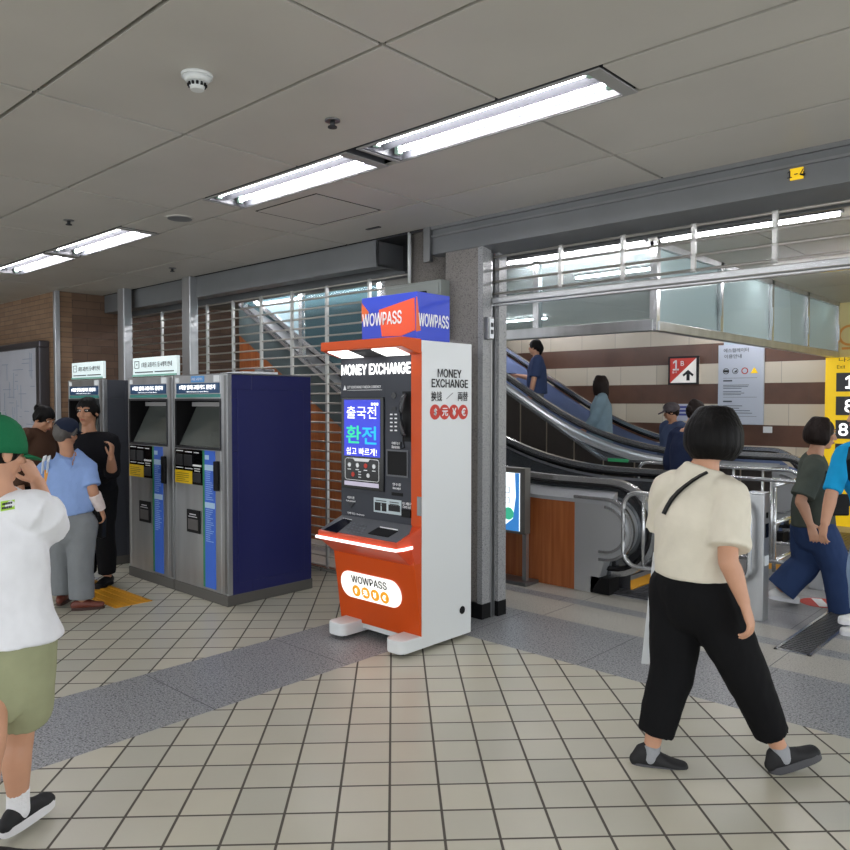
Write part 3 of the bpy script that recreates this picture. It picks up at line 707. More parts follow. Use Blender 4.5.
# feet
def foot(x0, x1):
    pts = [(x0, KB)] + [(x0 + .05 - .05 * math.cos(a), 3.325 - .05 * math.sin(a)) for a in [PI / 2 * i / 6 for i in range(7)]] + [(x1 - .05 + .05 * math.sin(a), 3.325 - .05 * math.cos(a)) for a in [PI / 2 * i / 6 for i in range(7)]] + [(x1, KB)]
    b = nb(); prism(b, [(x, y, .026) for x, y in pts], (0, 0, .082)); f = obj('foot', b, m_kwhite, K, .006)
    for y in (3.35, 3.84):
        b = nb(); cyl(b, ((x0 + x1) / 2 - .02, y, .017), ((x0 + x1) / 2 + .02, y, .017), .017, 14); box(b, (x0 + x1) / 2 - .024, (x0 + x1) / 2 + .024, y - .02, y + .02, .02, .03); obj('caster', b, m_black, f)
foot(-3.925, -3.765); foot(-3.375, KX1)
b = nb(); box(b, -3.77, -3.37, 3.46, 3.9, .05, .10); obj('base_bar', b, m_kwhite, K)
b = nb(); disc(b, (KX1 + .001, 3.845, .195), .026, (1, 0, 0), .003, 24); obj('cable_hole', b, m_black, K)
# print on the white side
def sx_(u, v): return pxx(u, v, KX1)
b = nb()
for s, u0, u1, v in (('MONEY', 437.5, 461, 373.5), ('EXCHANGE', 431.5, 467.5, 383.5)):
    p, q = sx_(u0, v), sx_(u1, v); text(b, s, (KX1 + .0005, (p.y + q.y) / 2, (p.z + q.z) / 2), YR, ZU, h=.052, w=q.y - p.y, bold=.025)
for s, u0, u1, v in (('换钱', 431, 441.5, 396.3), ('両替', 457.5, 467.5, 396.3)):
    p, q = sx_(u0, v), sx_(u1, v); text(b, s, (KX1 + .0005, (p.y + q.y) / 2, (p.z + q.z) / 2), YR, ZU, h=.06, w=q.y - p.y, bold=.012)
p, q = sx_(446, 399), sx_(452.5, 393); prism(b, [(KX1, p.y, p.z), (KX1, p.y + .004, p.z), (KX1, q.y + .004, q.z), (KX1, q.y, q.z)], (.002, 0, 0))
obj('side_lettering', b, m_ink, K)
b = nb(); c4 = []
for u in (435, 444.5, 453.7, 463):
    p = sx_(u, 412); c4.append(p); disc(b, (KX1, p.y, p.z), .048, (1, 0, 0), .002, 28)
obj('currency_icons', b, m_red, K)
b = nb()
for p, s in zip(c4, '$元¥€'): text(b, s, (KX1 + .0025, p.y, p.z), YR, ZU, h=.05, bold=.03)
obj('currency_icons', b, m_inkw, K)

# blue advertising box standing on the kiosk
T = thing('advertising_box', 'blue advertising box with an orange card picture on top of the kiosk', 'box', (-3.56, 3.66, 1.957))
m_ub = mat('box_blue', '#3049c8', rough=.4); m_ub2 = mat('box_blue_side', '#2b3a9a', rough=.4)
BX0, BX1, BY0, BY1, BZ0, BZ1 = -3.815, -3.305, 3.50, 3.815, 1.957, 2.262
b = nb(); box(b, BX0, BX1, BY0, BY1, BZ0, BZ1); obj('box_body', b, m_ub, T, .003)
m_or1 = mat('card_orange', '#ef5a32', rough=.4); m_or2 = mat('card_orange_shade', '#e0672a', rough=.4)
def tf(u, v): p = py(u, v, BY0); return (p.x, p.z)
b = nb(); plate(b, [tf(379, 310), tf(414.5, 297.5), tf(415.5, 330), tf(401, 336), tf(382, 336.5)], 'y', BY0, .002); obj('card_picture', b, m_or1, T)
b = nb(); plate(b, [tf(361.8, 303), tf(369, 312.5), tf(362, 322)], 'y', BY0, .002); obj('card_picture', b, m_or2, T)
def tx(u, v): p = pxx(u, v, BX1); return (p.y, p.z)
b = nb(); plate(b, [tx(416, 296.5), tx(417, 296.8), tx(420.5, 330.5), tx(416, 331.5)], 'x', BX1, .002); obj('card_picture', b, m_or2, T)
b = nb(); p, q = py(363, 319.5, BY0), py(402, 318, BY0); text(b, 'WOWPASS', ((p.x + q.x) / 2, BY0 - .0025, (p.z + q.z) / 2), XR, ZU, h=.082, w=q.x - p.x, bold=.03)
p, q = pxx(411.8, 320, BX1), pxx(447.5, 322, BX1); text(b, 'WOWPASS', (BX1 + .0025, max((p.y + q.y) / 2, BY0 + .155), (p.z + q.z) / 2 + .002), YR, ZU, h=.08, w=.285, bold=.03)
obj('lettering', b, m_inkw, T)

# ------------------------------------------------------------------ ticket machines
def ticket_machine(x0, x1, label, side=False, hw=True):
    yF, yB, zt_ = 3.235, 4.04, 1.78
    t = thing('ticket_machine', label, 'ticket machine', ((x0 + x1) / 2, 3.64, 0), 'station ticket and card machines')
    w = x1 - x0
    X = lambda f: x0 + w * f
    b = nb(); box(b, x0 + .02, x1 - .002, yF + .22, yB, .08, zt_ - .005); box(b, x0 + .02, x1 - .002, yF + .03, yF + .22, .08, 1.19); box(b, x0 + .02, x1 - .002, yF + .03, yF + .22, 1.60, zt_ - .005); box(b, x1 - .05, x1 - .002, yF + .03, yF + .22, 1.19, 1.60); obj('cabinet', b, m_navy if side else mat('cabinet_dark', '#4a4d55', rough=.45, metal=.3), t, .004)
    b = nb(); box(b, x0 + .002, x1 - .0, yF - .008, yB + .01, 0, .085); obj('plinth', b, mat('plinth_grey', '#63615d', rough=.5, metal=.3), t, .004)
    # steel face built round the screen recess
    zr0, zr1 = 1.20, 1.585
    b = nb()
    box(b, x0 + .005, X(.05), yF, yF + .04, .085, zt_); box(b, X(.885), x1, yF, yF + .04, .085, zt_)
    box(b, X(.05), X(.885), yF, yF + .04, zr1, zt_); box(b, X(.05), X(.885), yF, yF + .04, .085, zr0)
    obj('face_plate', b, m_steel, t, .003)
    b = nb(); box(b, X(.955), x1 + .003, yF - .008, yF, .10, zt_ - .01); obj('edge_trim', b, m_steeld, t, .003)
    # recess
    b = nb(); box(b, X(.05), X(.885), yF + .20, yF + .21, zr0, zr1); box(b, X(.05), X(.06), yF, yF + .2, zr0, zr1); box(b, X(.875), X(.885), yF, yF + .2, zr0, zr1); box(b, X(.05), X(.885), yF, yF + .2, zr1 - .008, zr1)
    rc = obj('screen_recess', b, m_black, t)
    b = nb(); sweep(b, [(X(.05), yF - .002, zr0), (X(.885), yF - .002, zr0), (X(.885), yF - .002, zr1), (X(.05), yF - .002, zr1)], .018, .012, up=V((0, -1, 0)), close=True); obj('recess_frame', b, m_dark, rc)
    b = nb(); prism(b, [(X(.09), yF + .012, zr0 + .01), (X(.86), yF + .012, zr0 + .01), (X(.86), yF + .17, zr1 - .06), (X(.09), yF + .17, zr1 - .06)], (0, .012, .006)); s_ = obj('sloping_screen', b, mat('dim_screen', '#565b58', rough=.18, coat=.5), rc)
    b = nb(); box(b, X(.09), X(.86), yF + .13, yF + .19, zr1 - .055, zr1 - .02); obj('recess_lamp', b, mat('recess_grey', '#a5a3a3', rough=.4), rc)
    # header sign
    b = nb(); box(b, X(.08), X(.87), yF - .006, yF, 1.635, 1.715); hd = obj('header_sign', b, mat('header_navy', '#173e62', rough=.35, emit=.12), t)
    b = nb(); text(b, '1회용 발매·교통카드 환전기', (X(.475), yF - .0065, 1.683), XR, ZU, h=.036, w=w * .66, bold=.012); text(b, 'Ticket Vending and Card Refund Device', (X(.475), yF - .0065, 1.647), XR, ZU, h=.011, w=w * .42, bold=.0)
    obj('lettering', b, m_ltext, hd)
    b = nb(); box(b, X(.06), X(.885), yF - .003, yF, 1.602, 1.628); obj('header_strip', b, mat('teal_strip', '#3f8d86', rough=.4), t)
    b = nb(); box(b, X(.77), X(.87), yF - .003, yF, 1.722, 1.772); box(b, X(.06), X(.12), yF - .003, yF, 1.725, 1.762); obj('sticker', b, m_paper, t)
    # black control field
    zc0, zc1 = .905, 1.185
    b = nb(); box(b, X(.045), X(.56), yF - .006, yF, zc0, zc1); cp = obj('control_field', b, m_blackg, t)
    b = nb()
    box(b, X(.08), X(.20), yF - .018, yF - .006, 1.05, 1.14); box(b, X(.235), X(.375), yF - .018, yF - .006, 1.05, 1.14); box(b, X(.40), X(.54), yF - .016, yF - .006, .925, 1.0)
    obj('coin_slot', b, m_dark, cp, .004)
    b = nb(); box(b, X(.40), X(.545), yF - .014, yF - .006, 1.052, 1.066)
    for (a, c, z) in ((.07, .2, 1.165), (.24, .37, 1.160), (.41, .5, 1.158), (.07, .2, 1.028), (.24, .38, 1.026), (.41, .52, 1.03), (.42, .52, 1.012)): box(b, X(a), X(c), yF - .008, yF - .006, z, z + .007)
    obj('slot_print', b, m_inkw, cp)
    b = nb(); box(b, X(.045), X(.375), yF - .009, yF - .006, .905, 1.01); n_ = obj('yellow_notice', b, mat('notice_yellow', '#ecc414', rough=.5), cp)
    b = nb()
    for k in range(5): box(b, X(.07), X(.07 + random.uniform(.12, .25)), yF - .0105, yF - .009, .92 + .016 * k, .925 + .016 * k)
    obj('notice_print', b, mat('print_ochre', '#8a7412'), n_)
    # blue instruction strip
    b = nb(); box(b, X(.60), X(.785), yF - .004, yF, .105, zr0 - .015); bs = obj('instruction_strip', b, mat('strip_blue', '#3f6fd8', rough=.4), t)
    b = nb(); box(b, X(.565), X(.60), yF - .004, yF, .105, zr0 - .015); obj('green_stripe', b, mat('strip_green', '#2f8a5c', rough=.4), t)
    for a, c, z0_, z1_ in ((.605, .78, 1.03, 1.075), (.605, .78, .735, .78), (.61, .68, 1.115, 1.15)):
        b = nb(); box(b, X(a), X(c), yF - .006, yF - .004, z0_, z1_); obj('strip_heading', b, mat('strip_pale', '#b9d7f4', rough=.5), bs)
    b = nb()
    for k in range(34):
        z = 1.015 - .0165 * k
        if .725 < z < .79: continue
        box(b, X(.62), X(.62 + random.uniform(.06, .14)), yF - .0055, yF - .004, z, z + .006)
    obj('strip_print', b, mat('print_lightblue', '#9bbcf0'), bs)
    b = nb(); box(b, X(.80), X(.865), yF - .03, yF, .88, 1.11); obj('door_handle', b, m_black, t, .008)
    # collection tray
    b = nb(); box(b, X(.27), X(.515), yF - .012, yF, .515, .70); tr_ = obj('collection_tray', b, m_black, t, .004)
    b = nb(); box(b, X(.30), X(.485), yF - .014, yF - .011, .54, .625); obj('tray_flap', b, mat('flap_grey', '#6d6a6a', rough=.3, metal=.4), tr_)
    b = nb(); box(b, X(.33), X(.45), yF - .014, yF - .012, .66, .668); box(b, X(.31), X(.47), yF - .014, yF - .012, .642, .648); obj('tray_print', b, m_inkw, tr_)
    if side:
        b = nb(); box(b, x1 - .002, x1 + .004, yF + .09, yB - .08, .17, 1.66); obj('side_panel', b, m_navy, t, .002)
        b = nb(); box(b, x0 + .02, x1, yF + .0, yB, zt_ - .004, zt_ + .006); obj('top_plate', b, m_steeld, t, .002)
        b = nb(); box(b, X(.36), X(.60), yF - .004, yF, 1.722, 1.772); k_ = obj('number_sticker', b, mat('sticker_blue', '#5fa5e6', rough=.5), t)
        b = nb(); text(b, '1회용 교통카드', (X(.48), yF - .0042, 1.747), XR, ZU, h=.022, w=w * .2, bold=.01); obj('lettering', b, m_inkw, k_)
    return t
TM = ticket_machine(-5.83, -5.03, 'ticket machine with the navy blue side panel, nearest the kiosk', True)
ticket_machine(-6.63, -5.84, 'ticket machine under the white notice board, left of the one with the navy side')
ticket_machine(-7.92, -7.12, 'dark ticket machine standing behind the person in black')
# notice boards and things on top of the machines
def top_notice(x0, x1, label, z=1.79):
    t = thing('notice_board', label, 'sign', ((x0 + x1) / 2, 3.3, z))
    b = nb(); box(b, x0, x1, 3.27, 3.30, z, z + .165); obj('board', b, mat('board_white', '#dfeeee', rough=.35, emit=.18), t, .003)
    b = nb(); w = x1 - x0; text(b, '1회용 교통카드 등 4개역 안내', ((x0 + x1) / 2 + .05, 3.2685, z + .10), XR, ZU, h=.045, w=w * .68, bold=.01)
    sweep(b, [(x0 + .04, 3.2685, z + .075), (x0 + .12, 3.2685, z + .075), (x0 + .12, 3.2685, z + .135), (x0 + .04, 3.2685, z + .135)], .006, .003, up=V((0, -1, 0)), close=True)
    box(b, x0 + .075, x0 + .085, 3.267, 3.27, z + .1, z + .112)
    for a, c in ((.06, .48), (.52, .94)): box(b, x0 + w * a, x0 + w * c, 3.267, 3.27, z + .032, z + .042)
    obj('lettering', b, mat('board_ink', '#3f4a52'), t)
    b = nb(); box(b, x0, x1, 3.262, 3.27, z, z + .016); obj('board_edge', b, mat('edge_green', '#7fb5a5'), t)
top_notice(-6.60, -5.83, 'white notice board with a line of Korean print on top of the left ticket machine')
top_notice(-7.90, -7.2, 'white notice board on the dark ticket machine above the person in black')
b = nb(); prism(b, [(-5.55, 3.5, 1.786), (-5.1, 3.42, 1.786), (-5.05, 3.72, 1.786), (-5.5, 3.8, 1.786)], (0, 0, .02)); o = obj('paper_stack', b, m_paper, None, .003); tag(o, 'flat white folder lying on top of the navy sided ticket machine', 'folder')
b = nb(); cyl(b, (-5.13, 3.62, 1.818), (-5.02, 3.66, 1.818), .012, 8); box(b, -5.2, -5.1, 3.6, 3.66, 1.806, 1.83); o = obj('hand_tool', b, m_grayp, None, .003); tag(o, 'small grey tool lying on the white folder above the ticket machine', 'tool')
# tactile paving
def tactile(x0, x1, y0, y1, label, bars='x', dots=False):
    t = thing('tactile_paving', label, 'tactile paving', ((x0 + x1) / 2, (y0 + y1) / 2, 0), 'yellow tactile paving')
    b = nb(); box(b, x0, x1, y0, y1, -.002, .004); obj('paving_plate', b, m_yel, t)
    b = nb(); n = 0
    if bars == 'x':
        y = y0 + .03
        while y < y1 - .02: box(b, x0 + .01, x1 - .01, y, y + .028, .004, .009); y += .075
    else:
        x = x0 + .03
        while x < x1 - .02: box(b, x, x + .028, y0 + .01, y1 - .01, .004, .009); x += .075
    obj('raised_bars', b, m_yel, t, .003)
tactile(-7.4, -5.63, 2.63, 2.93, 'yellow ribbed tactile strip on the tiles before the ticket machines')

# ------------------------------------------------------------------ escalators
SL = math.tan(math.radians(30))
def rise(x, xi):
    """height of the step line: level right of xi, 30 degrees up towards -x, with a soft bend"""
    t = xi - x; r = 1.1
    if t <= -r: return 0.0
    if t < r: return SL * (t + r) ** 2 / (4 * r)
    return SL * t
def escalator(name, label, y0, y1, xi, xe0, xe1, xtop, hr, deck, rad, clad, inner, dz=0.0, wood=None):
    t = thing('escalator', label, 'escalator', ((xi + xe0) / 2, (y0 + y1) / 2, 0), 'escalators of the station hall')
    def prof(x0, x1, h, n=40): return [(x0 + (x1 - x0) * i / n, rise(x0 + (x1 - x0) * i / n, xi) + h) for i in range(n + 1)]
    for (y, sg, xe) in ((y0, 1, xe0), (y1, -1, xe1)):
        xc = xe - rad; zc = hr - rad
        # rubber handrail : top run, newel bend, return
        pts = [V((x, y, z)) for x, z in prof(xtop, xc - .02, hr)] + arc((xc, y, zc), rad, PI / 2, -PI / 2, 18, V((1, 0, 0)), UP) + [V((xc - .1, y, zc - rad + .0)), V((xc - .25, y, zc - rad + .03))]
        b = nb(); sweep(b, pts, .078, .035, up=V((0, 1, 0)) if False else UP); 
        b.free(); b = nb()
        # section built explicitly so that it follows the bend
        rings = []
        for i, p in enumerate(pts):
            tt = (pts[min(i + 1, len(pts) - 1)] - pts[max(i - 1, 0)]).normalized(); s = V((0, 1, 0)); u = s.cross(tt).normalized() * -1
            u = tt.cross(s).normalized() * -1
            rings.append([b.verts.new(p + s * a * .042 + u * c) for a, c in ((-1, -.012), (-.8, .016), (.8, .016), (1, -.012), (.6, -.022), (-.6, -.022))])
        for A, Bq in zip(rings[:-1], rings[1:]):
            for j in range(6): b.faces.new((A[j], A[(j + 1) % 6], Bq[(j + 1) % 6], Bq[j])).smooth = True
        b.faces.new(rings[0]); b.faces.new(rings[-1][::-1])
        obj('handrail', b, m_handrail, t)
        # bright guide under the rubber
        g = [p for p in pts]
        b = nb(); rings = []
        for i, p in enumerate(g[:-2]):
            tt = (g[min(i + 1, len(g) - 1)] - g[max(i - 1, 0)]).normalized(); s = V((0, 1, 0)); u = tt.cross(s).normalized() * -1
            rings.append([b.verts.new(p + s * a * .030 + u * c) for a, c in ((-1, -.065), (-1, -.022), (1, -.022), (1, -.065))])
        for A, Bq in zip(rings[:-1], rings[1:]):
            for j in range(4): b.faces.new((A[j], A[(j + 1) % 4], Bq[(j + 1) % 4], Bq[j]))
        b.faces.new(rings[0]); b.faces.new(rings[-1][::-1]); obj('handrail_guide', b, m_chrome, t)
        # inner panel up to the guide and round the newel
        up_ = prof(xtop, xc, hr - .06); lo_ = prof(xtop, xc, .10)
        poly = up_ + [(xc + (rad - .07) * math.cos(a), zc + (rad - .07) * math.sin(a)) for a in [PI / 2 - PI * i / 16 for i in range(1, 17)]]
        b = nb(); Ls = [(x, z) for x, z in lo_]
        # strip faces along the run
        ys = (y - .016, y + .016)
        for yy in ys:
            va = [b.verts.new((x, yy, z)) for x, z in up_]; vb = [b.verts.new((x, yy, max(z, .02))) for x, z in lo_]
            for i in range(len(va) - 1): b.faces.new((va[i], va[i + 1], vb[i + 1], vb[i]))
            vd = [b.verts.new((x, yy, z)) for x, z in [(xc, hr - .06)] + poly[len(up_):] + [(xc, .10)]]
            b.faces.new(vd)
        obj('balustrade_panel', b, inner, t)
        # sloping deck mouldings outside and inside
        for side, hh, ww, mm in ((-sg, deck, .122, mat('deck_steel', '#c3c6ca', rough=.3, metal=.5)), (sg, .22, .10, m_escgrey)):
            b = nb(); pa = prof(xtop, xc + rad * .15, hh)
            a_, c_ = y + side * .02, y + side * (.02 + ww)
            r1 = [[b.verts.new((x, a_, z + .07)), b.verts.new((x, c_, z)), b.verts.new((x, c_, z - .03)), b.verts.new((x, a_, z - .03))] for x, z in pa]
            for A, Bq in zip(r1[:-1], r1[1:]):
                for j in range(4): b.faces.new((A[j], A[(j + 1) % 4], Bq[(j + 1) % 4], Bq[j]))
            b.faces.new(r1[0]); b.faces.new(r1[-1][::-1]); obj('deck_moulding', b, mm, t)
        # skirt inside
        b = nb(); pa = prof(xtop, xc + .1, .20); a_ = y + sg * .12
        va = [b.verts.new((x, a_, z)) for x, z in pa]; vb = [b.verts.new((x, a_, z - .35)) for x, z in pa]
        for i in range(len(va) - 1): b.faces.new((va[i], va[i + 1], vb[i + 1], vb[i]))
        obj('skirt_panel', b, m_step, t)
        # outer cladding down to the floor
        yo = y - sg * .128
        segs = clad if sg > 0 else [(xtop, xc + rad * .15, m_escgrey)]
        for xa, xb_, mm in segs:
            b = nb(); pa = prof(xa, xb_, deck, max(2, int((xb_ - xa) / .12)))
            for yy in (yo, yo + sg * .03):
                va = [b.verts.new((x, yy, z)) for x, z in pa]; vb = [b.verts.new((x, yy, 0.0)) for x, z in pa]
                for i in range(len(va) - 1): b.faces.new((va[i], va[i + 1], vb[i + 1], vb[i]))
            va = [(xa, deck + rise(xa, xi)), (xb_, deck + rise(xb_, xi))]
            for x, z in va: b.faces.new([b.verts.new(p) for p in ((x, yo, 0), (x, yo + sg * .03, 0), (x, yo + sg * .03, z), (x, yo, z))])
            obj('cladding', b, mm, t, recalc=False)
        b = nb(); box(b, xc - .13, xc + .04, min(y, yo), max(y, yo) + .04, 0, .135); obj('newel_base', b, m_black, t)
        if sg > 0:
            # thick steel newel drum flush with the cladding
            x_l = segs[-1][1]; r_ = rad - .10
            poly = [(x_l, .0), (xc - .13, .0), (xc - .05, .13)] + [(xc + r_ * math.cos(a), zc + r_ * math.sin(a)) for a in [-PI / 2 + PI * i / 20 for i in range(21)]] + [(xc, deck), (x_l, deck)]
            b = nb(); prism(b, [(x, yo, z) for x, z in poly], (0, .11, 0)); obj('newel_drum', b, mat('drum_steel', '#bfc1c3', rough=.3, metal=.5), t)
            for rr_, ww_ in ((r_ + .012, .024), (r_ * .78, .02)):
                b = nb(); pp = [V((xc - .05, yo - .004, zc - rr_))] + arc((xc, yo - .004, zc), rr_, -PI / 2, PI / 2, 24, V((1, 0, 0)), UP) + ([V((x_l, yo - .004, zc + rr_))] if rr_ > r_ else []); sweep(b, pp, ww_, .03, up=V((0, -1, 0))); obj('newel_ring', b, m_chrome, t)
    # steps, comb and landing
    b = nb(); x = xi + .2; k = 0
    ya, yb_ = y0 + .125, y1 - .125
    while x - .4 > xtop:
        z = round(rise(x - .2, xi) / .2) * .0 + rise(x - .2, xi)
        box(b, x - .4, x, ya, yb_, z - .16, z)
        x -= .4
    obj('step_band', b, m_step, t)
    xcmb = xe0 - rad - .05
    b = nb(); box(b, xi + .2, xcmb - .12, ya, yb_, .0, .012); obj('flat_steps', b, m_step, t)
    b = nb(); box(b, xcmb + .01, xcmb + .16, ya, yb_, .0, .024); obj('comb_plate', b, m_yel, t)
    b = nb(); box(b, xcmb, xe0 + .5, y0 - .05, y1 + .05, .0, .014)
    for k in range(int((xe0 + .5 - xcmb) / .05)): box(b, xcmb + .02 + .05 * k, xcmb + .045 + .05 * k, y0, y1, .014, .018)
    obj('landing_plate', b, m_step, t)
    return t
E1 = escalator('escalator', 'near escalator with wood clad side and round steel newel behind the column', 5.65, 6.75, -4.75, -2.78, -2.78, -8.3, .87, .765, .335,
    [(-8.3, -3.40, m_wood)], m_escgrey)
E2 = escalator('escalator', 'rear escalator with dark glossy cladding and blue inner panels, carrying two riders', 8.92, 10.0, -4.95, -2.45, -2.95, -9.6, .93, .80, .37,
    [(-9.6, -2.9, m_escgrey)], m_escpanel)
sharp = lambda x: .83 + max(0.0, SL * (-5.0 - x))
b = nb(); prism(b, [(-9.6, 8.77, 0), (-2.9, 8.77, 0), (-2.9, 8.77, .83), (-5.0, 8.77, .83), (-9.6, 8.77, sharp(-9.6))], (0, .02, 0)); obj('dark_cladding', b, m_escdark, E2)
b = nb(); n = 60; rr = [-9.6 + 6.75 * i / n for i in range(n + 1)]
A = [b.verts.new((x, 8.80, sharp(x) - .04)) for x in rr]; B2 = [b.verts.new((x, 8.84, rise(x, -4.95) + .86)) for x in rr]; C2 = [b.verts.new((x, 8.88, rise(x, -4.95) + .885)) for x in rr]
for P_, Q_ in ((A, B2), (B2, C2)):
    for i in range(n): b.faces.new((P_[i], P_[i + 1], Q_[i + 1], Q_[i]))
obj('steel_band', b, mat('deck_steel', '#c3c6ca', rough=.3, metal=.5), E2)
b = nb(); n = 30; rr = [-8.3 + 3.3 * i / n for i in range(n + 1)]
A = [b.verts.new((x, 5.515, rise(x, -4.75) + .36)) for x in rr]; B2 = [b.verts.new((x, 5.515, rise(x, -4.75) + .75)) for x in rr]
for i in range(n): b.faces.new((A[i], A[i + 1], B2[i + 1], B2[i]))
obj('upper_cladding', b, mat('teal_grey_panel', '#5d6a6c', rough=.3, metal=.3), E1)
# pale joints on the dark cladding of the rear escalator
b = nb(); x = -8.9
while x < -2.95: box(b, x, x + .014, 8.762, 8.77, 0, sharp(x) - .01); x += .435
obj('cladding_joints', b, mat('joint_tan', '#9c8f7f', rough=.3, metal=.5), E2)
b = nb(); n = 40; rr = [(-9.6 + (6.7) * i / n) for i in range(n + 1)]
rr = [-9.6, -8, -6.5, -5.0, -4.0, -2.9]; sweep(b, [V((x, 8.765, sharp(x))) for x in rr], .03, .035); obj('cladding_rail', b, m_chrome, E2)
b = nb(); box(b, -4.9, -4.62, 8.742, 8.75, .81, .85); obj('green_tape', b, mat('tape_green', '#3fae72', rough=.5), E2)
# sloping glass balustrade of the stair rising behind the closed grille
t = thing('glass_balustrade', 'sloping glass balustrade with steel rails seen through the closed grille', 'balustrade', (-7.2, 5.5, 0))
f0 = lambda x: rise(x, -4.75) + .93
b = nb(); sweep(b, [V((x, 5.50, f0(x) + .05)) for x in (-8.15, -7.5, -6.9, -6.3, -5.6)], .05, .05); sweep(b, [V((x, 5.50, f0(x) - .17)) for x in (-8.15, -7.5, -6.9, -6.3, -5.6)], .05, .04); obj('rail', b, m_chrome, t)
b = nb(); xs_ = [-8.15, -7.0, -5.7]
for a, c in zip(xs_[:-1], xs_[1:]): prism(b, [(a + .04, 5.5, f0(a) + .05), (c - .04, 5.5, f0(c) + .05), (c - .04, 5.5, 2.78), (a + .04, 5.5, 2.78)], (0, .01, 0))
obj('glass_pane', b, m_glass, t)
for x in (-8.15, -7.0, -5.7):
    b = nb(); box(b, x - .03, x + .03, 5.47, 5.53, f0(x) - .17, 2.84); obj('post', b, m_chrome, t)

# hanging glass smoke screen round the escalator void
t = thing('glass_smoke_screen', 'hanging glass smoke screen in steel frames around the escalators', 'glass screen', (-3.9, 5.72, 2.13))
gy, gx, gz = 5.72, -2.80, 2.135
yb2 = 10.8
b = nb(); box(b, -5.5, gx, gy - .04, gy + .04, gz, gz + .09); box(b, gx - .04, gx + .04, gy, yb2, gz, gz + .075); obj('bottom_rail', b, m_steel, t, .004)
b = nb(); box(b, -5.5, gx, gy - .03, gy + .03, 2.80, 2.84); box(b, gx - .03, gx + .03, gy, yb2, 2.79, 2.84); obj('top_rail', b, m_steel, t)
px_ = [-5.4, -3.92, gx]
for a, c in zip(px_[:-1], px_[1:]):
    b = nb(); box(b, a + .03, c - .03, gy - .006, gy + .006, gz + .09, 2.80); obj('glass_pane', b, m_glassb, t)
for a in px_:
    b = nb(); box(b, a - .03, a + .03, gy - .03, gy + .03, gz, 2.84); obj('mullion', b, m_chrome, t)
pq = [gy, 7.0, 8.35, 9.55, 10.8]
for a, c in zip(pq[:-1], pq[1:]):
    b = nb(); box(b, gx - .006, gx + .006, a + .03, c - .03, gz + .075, 2.79); obj('glass_pane', b, m_glassb, t)
for a in pq[1:]:
    b = nb(); box(b, gx - .03, gx + .03, a - .03, a + .03, gz, 2.84); box(b, gx + .03, gx + .05, a - .06, a - .035, 2.35, 2.55); obj('mullion', b, m_chrome, t)

# lit display stand just right of the pilaster
t = thing('display_stand', 'lit display stand with a white and blue poster right of the column', 'display', (-4.1, 5.40, 0))
b = nb(); box(b, -4.55, -3.79, 5.36, 5.44, .43, 1.0); obj('display_case', b, mat('case_grey', '#6f6d68', rough=.4, metal=.3), t, .004)
b = nb(); box(b, -4.53, -3.845, 5.352, 5.36, .455, .955); sc_ = obj('display_screen', b, mat('poster_white', '#e4f0f8', rough=.3, emit=.75), t)
b = nb(); prism(b, [(-3.89, 5.351, .955), (-3.845, 5.351, .955), (-3.845, 5.351, .455), (-4.1, 5.351, .455), (-3.99, 5.351, .50), (-3.91, 5.351, .56), (-3.88, 5.351, .75)], (0, -.002, 0)); obj('poster_print', b, mat('poster_blue', '#3a7fc4', emit=.4), sc_)
b = nb(); disc(b, (-3.955, 5.349, .60), .055, (0, -1, 0)); obj('poster_print', b, mat('poster_green', '#3fae8b', emit=.4), sc_)
b = nb()
for z, w in ((.86, .12), (.80, .09), (.70, .1), (.66, .1), (.62, .14)): box(b, -4.14, -4.14 + w, 5.349, 5.352, z, z + .012)
for z in (.78, .69): sweep(b, [(-3.99, 5.350, z), (-3.95, 5.350, z), (-3.95, 5.350, z + .05), (-3.99, 5.350, z + .05)], .008, .002, up=V((0, -1, 0)), close=True)
obj('poster_print', b, m_ink, sc_)
for x in (-3.81, -4.5):
    b = nb(); box(b, x - .02, x + .02, 5.38, 5.42, .03, .44); obj('stand_leg', b, m_steel, t)
b = nb(); box(b, -4.55, -3.74, 5.30, 5.50, 0, .03); obj('stand_base', b, m_steeld, t, .004)

# steel barriers
def barrier(x0, x1, y, zb, ztp, posts, label, r=.019, rad=.12):
    t = thing('steel_barrier', label, 'barrier', ((x0 + x1) / 2, y, 0), 'tubular steel barriers')
    pts = []
    for cx, cz, a in ((x1 - rad, zb + rad, -PI / 2), (x1 - rad, ztp - rad, 0), (x0 + rad, ztp - rad, PI / 2), (x0 + rad, zb + rad, PI)):
        pts += [V((cx + rad * math.cos(a + PI / 2 * i / 6), y, cz + rad * math.sin(a + PI / 2 * i / 6))) for i in range(7)]
    b = nb(); sweep(b, pts, r, r, up=V((0, 1, 0)), n=10, close=True); obj('rail_loop', b, m_chrome, t)
    for x in posts:
        b = nb(); cyl(b, (x, y, zb), (x, y, ztp), r * .75, 10); obj('upright', b, m_chrome, t)
    for x in (x0 + .35, x1 - .35):
        b = nb(); cyl(b, (x, y, 0), (x, y, zb), r, 10); cyl(b, (x, y, 0), (x, y, .012), .05, 14); obj('foot', b, m_chrome, t)
    return t
barrier(-2.95, -1.97, 5.52, .27, .855, (-2.78, -2.45, -2.15), 'steel tube barrier behind the woman in the cream shirt')
barrier(-3.4, -1.7, 7.32, .10, .85, (-2.9, -2.42, -2.1, -1.95), 'middle steel tube barrier beyond the square post')
barrier(-4.2, -2.42, 8.2, .12, .87, (-3.6, -3.1, -2.8), 'farthest steel tube barrier, before the rear escalator newel')
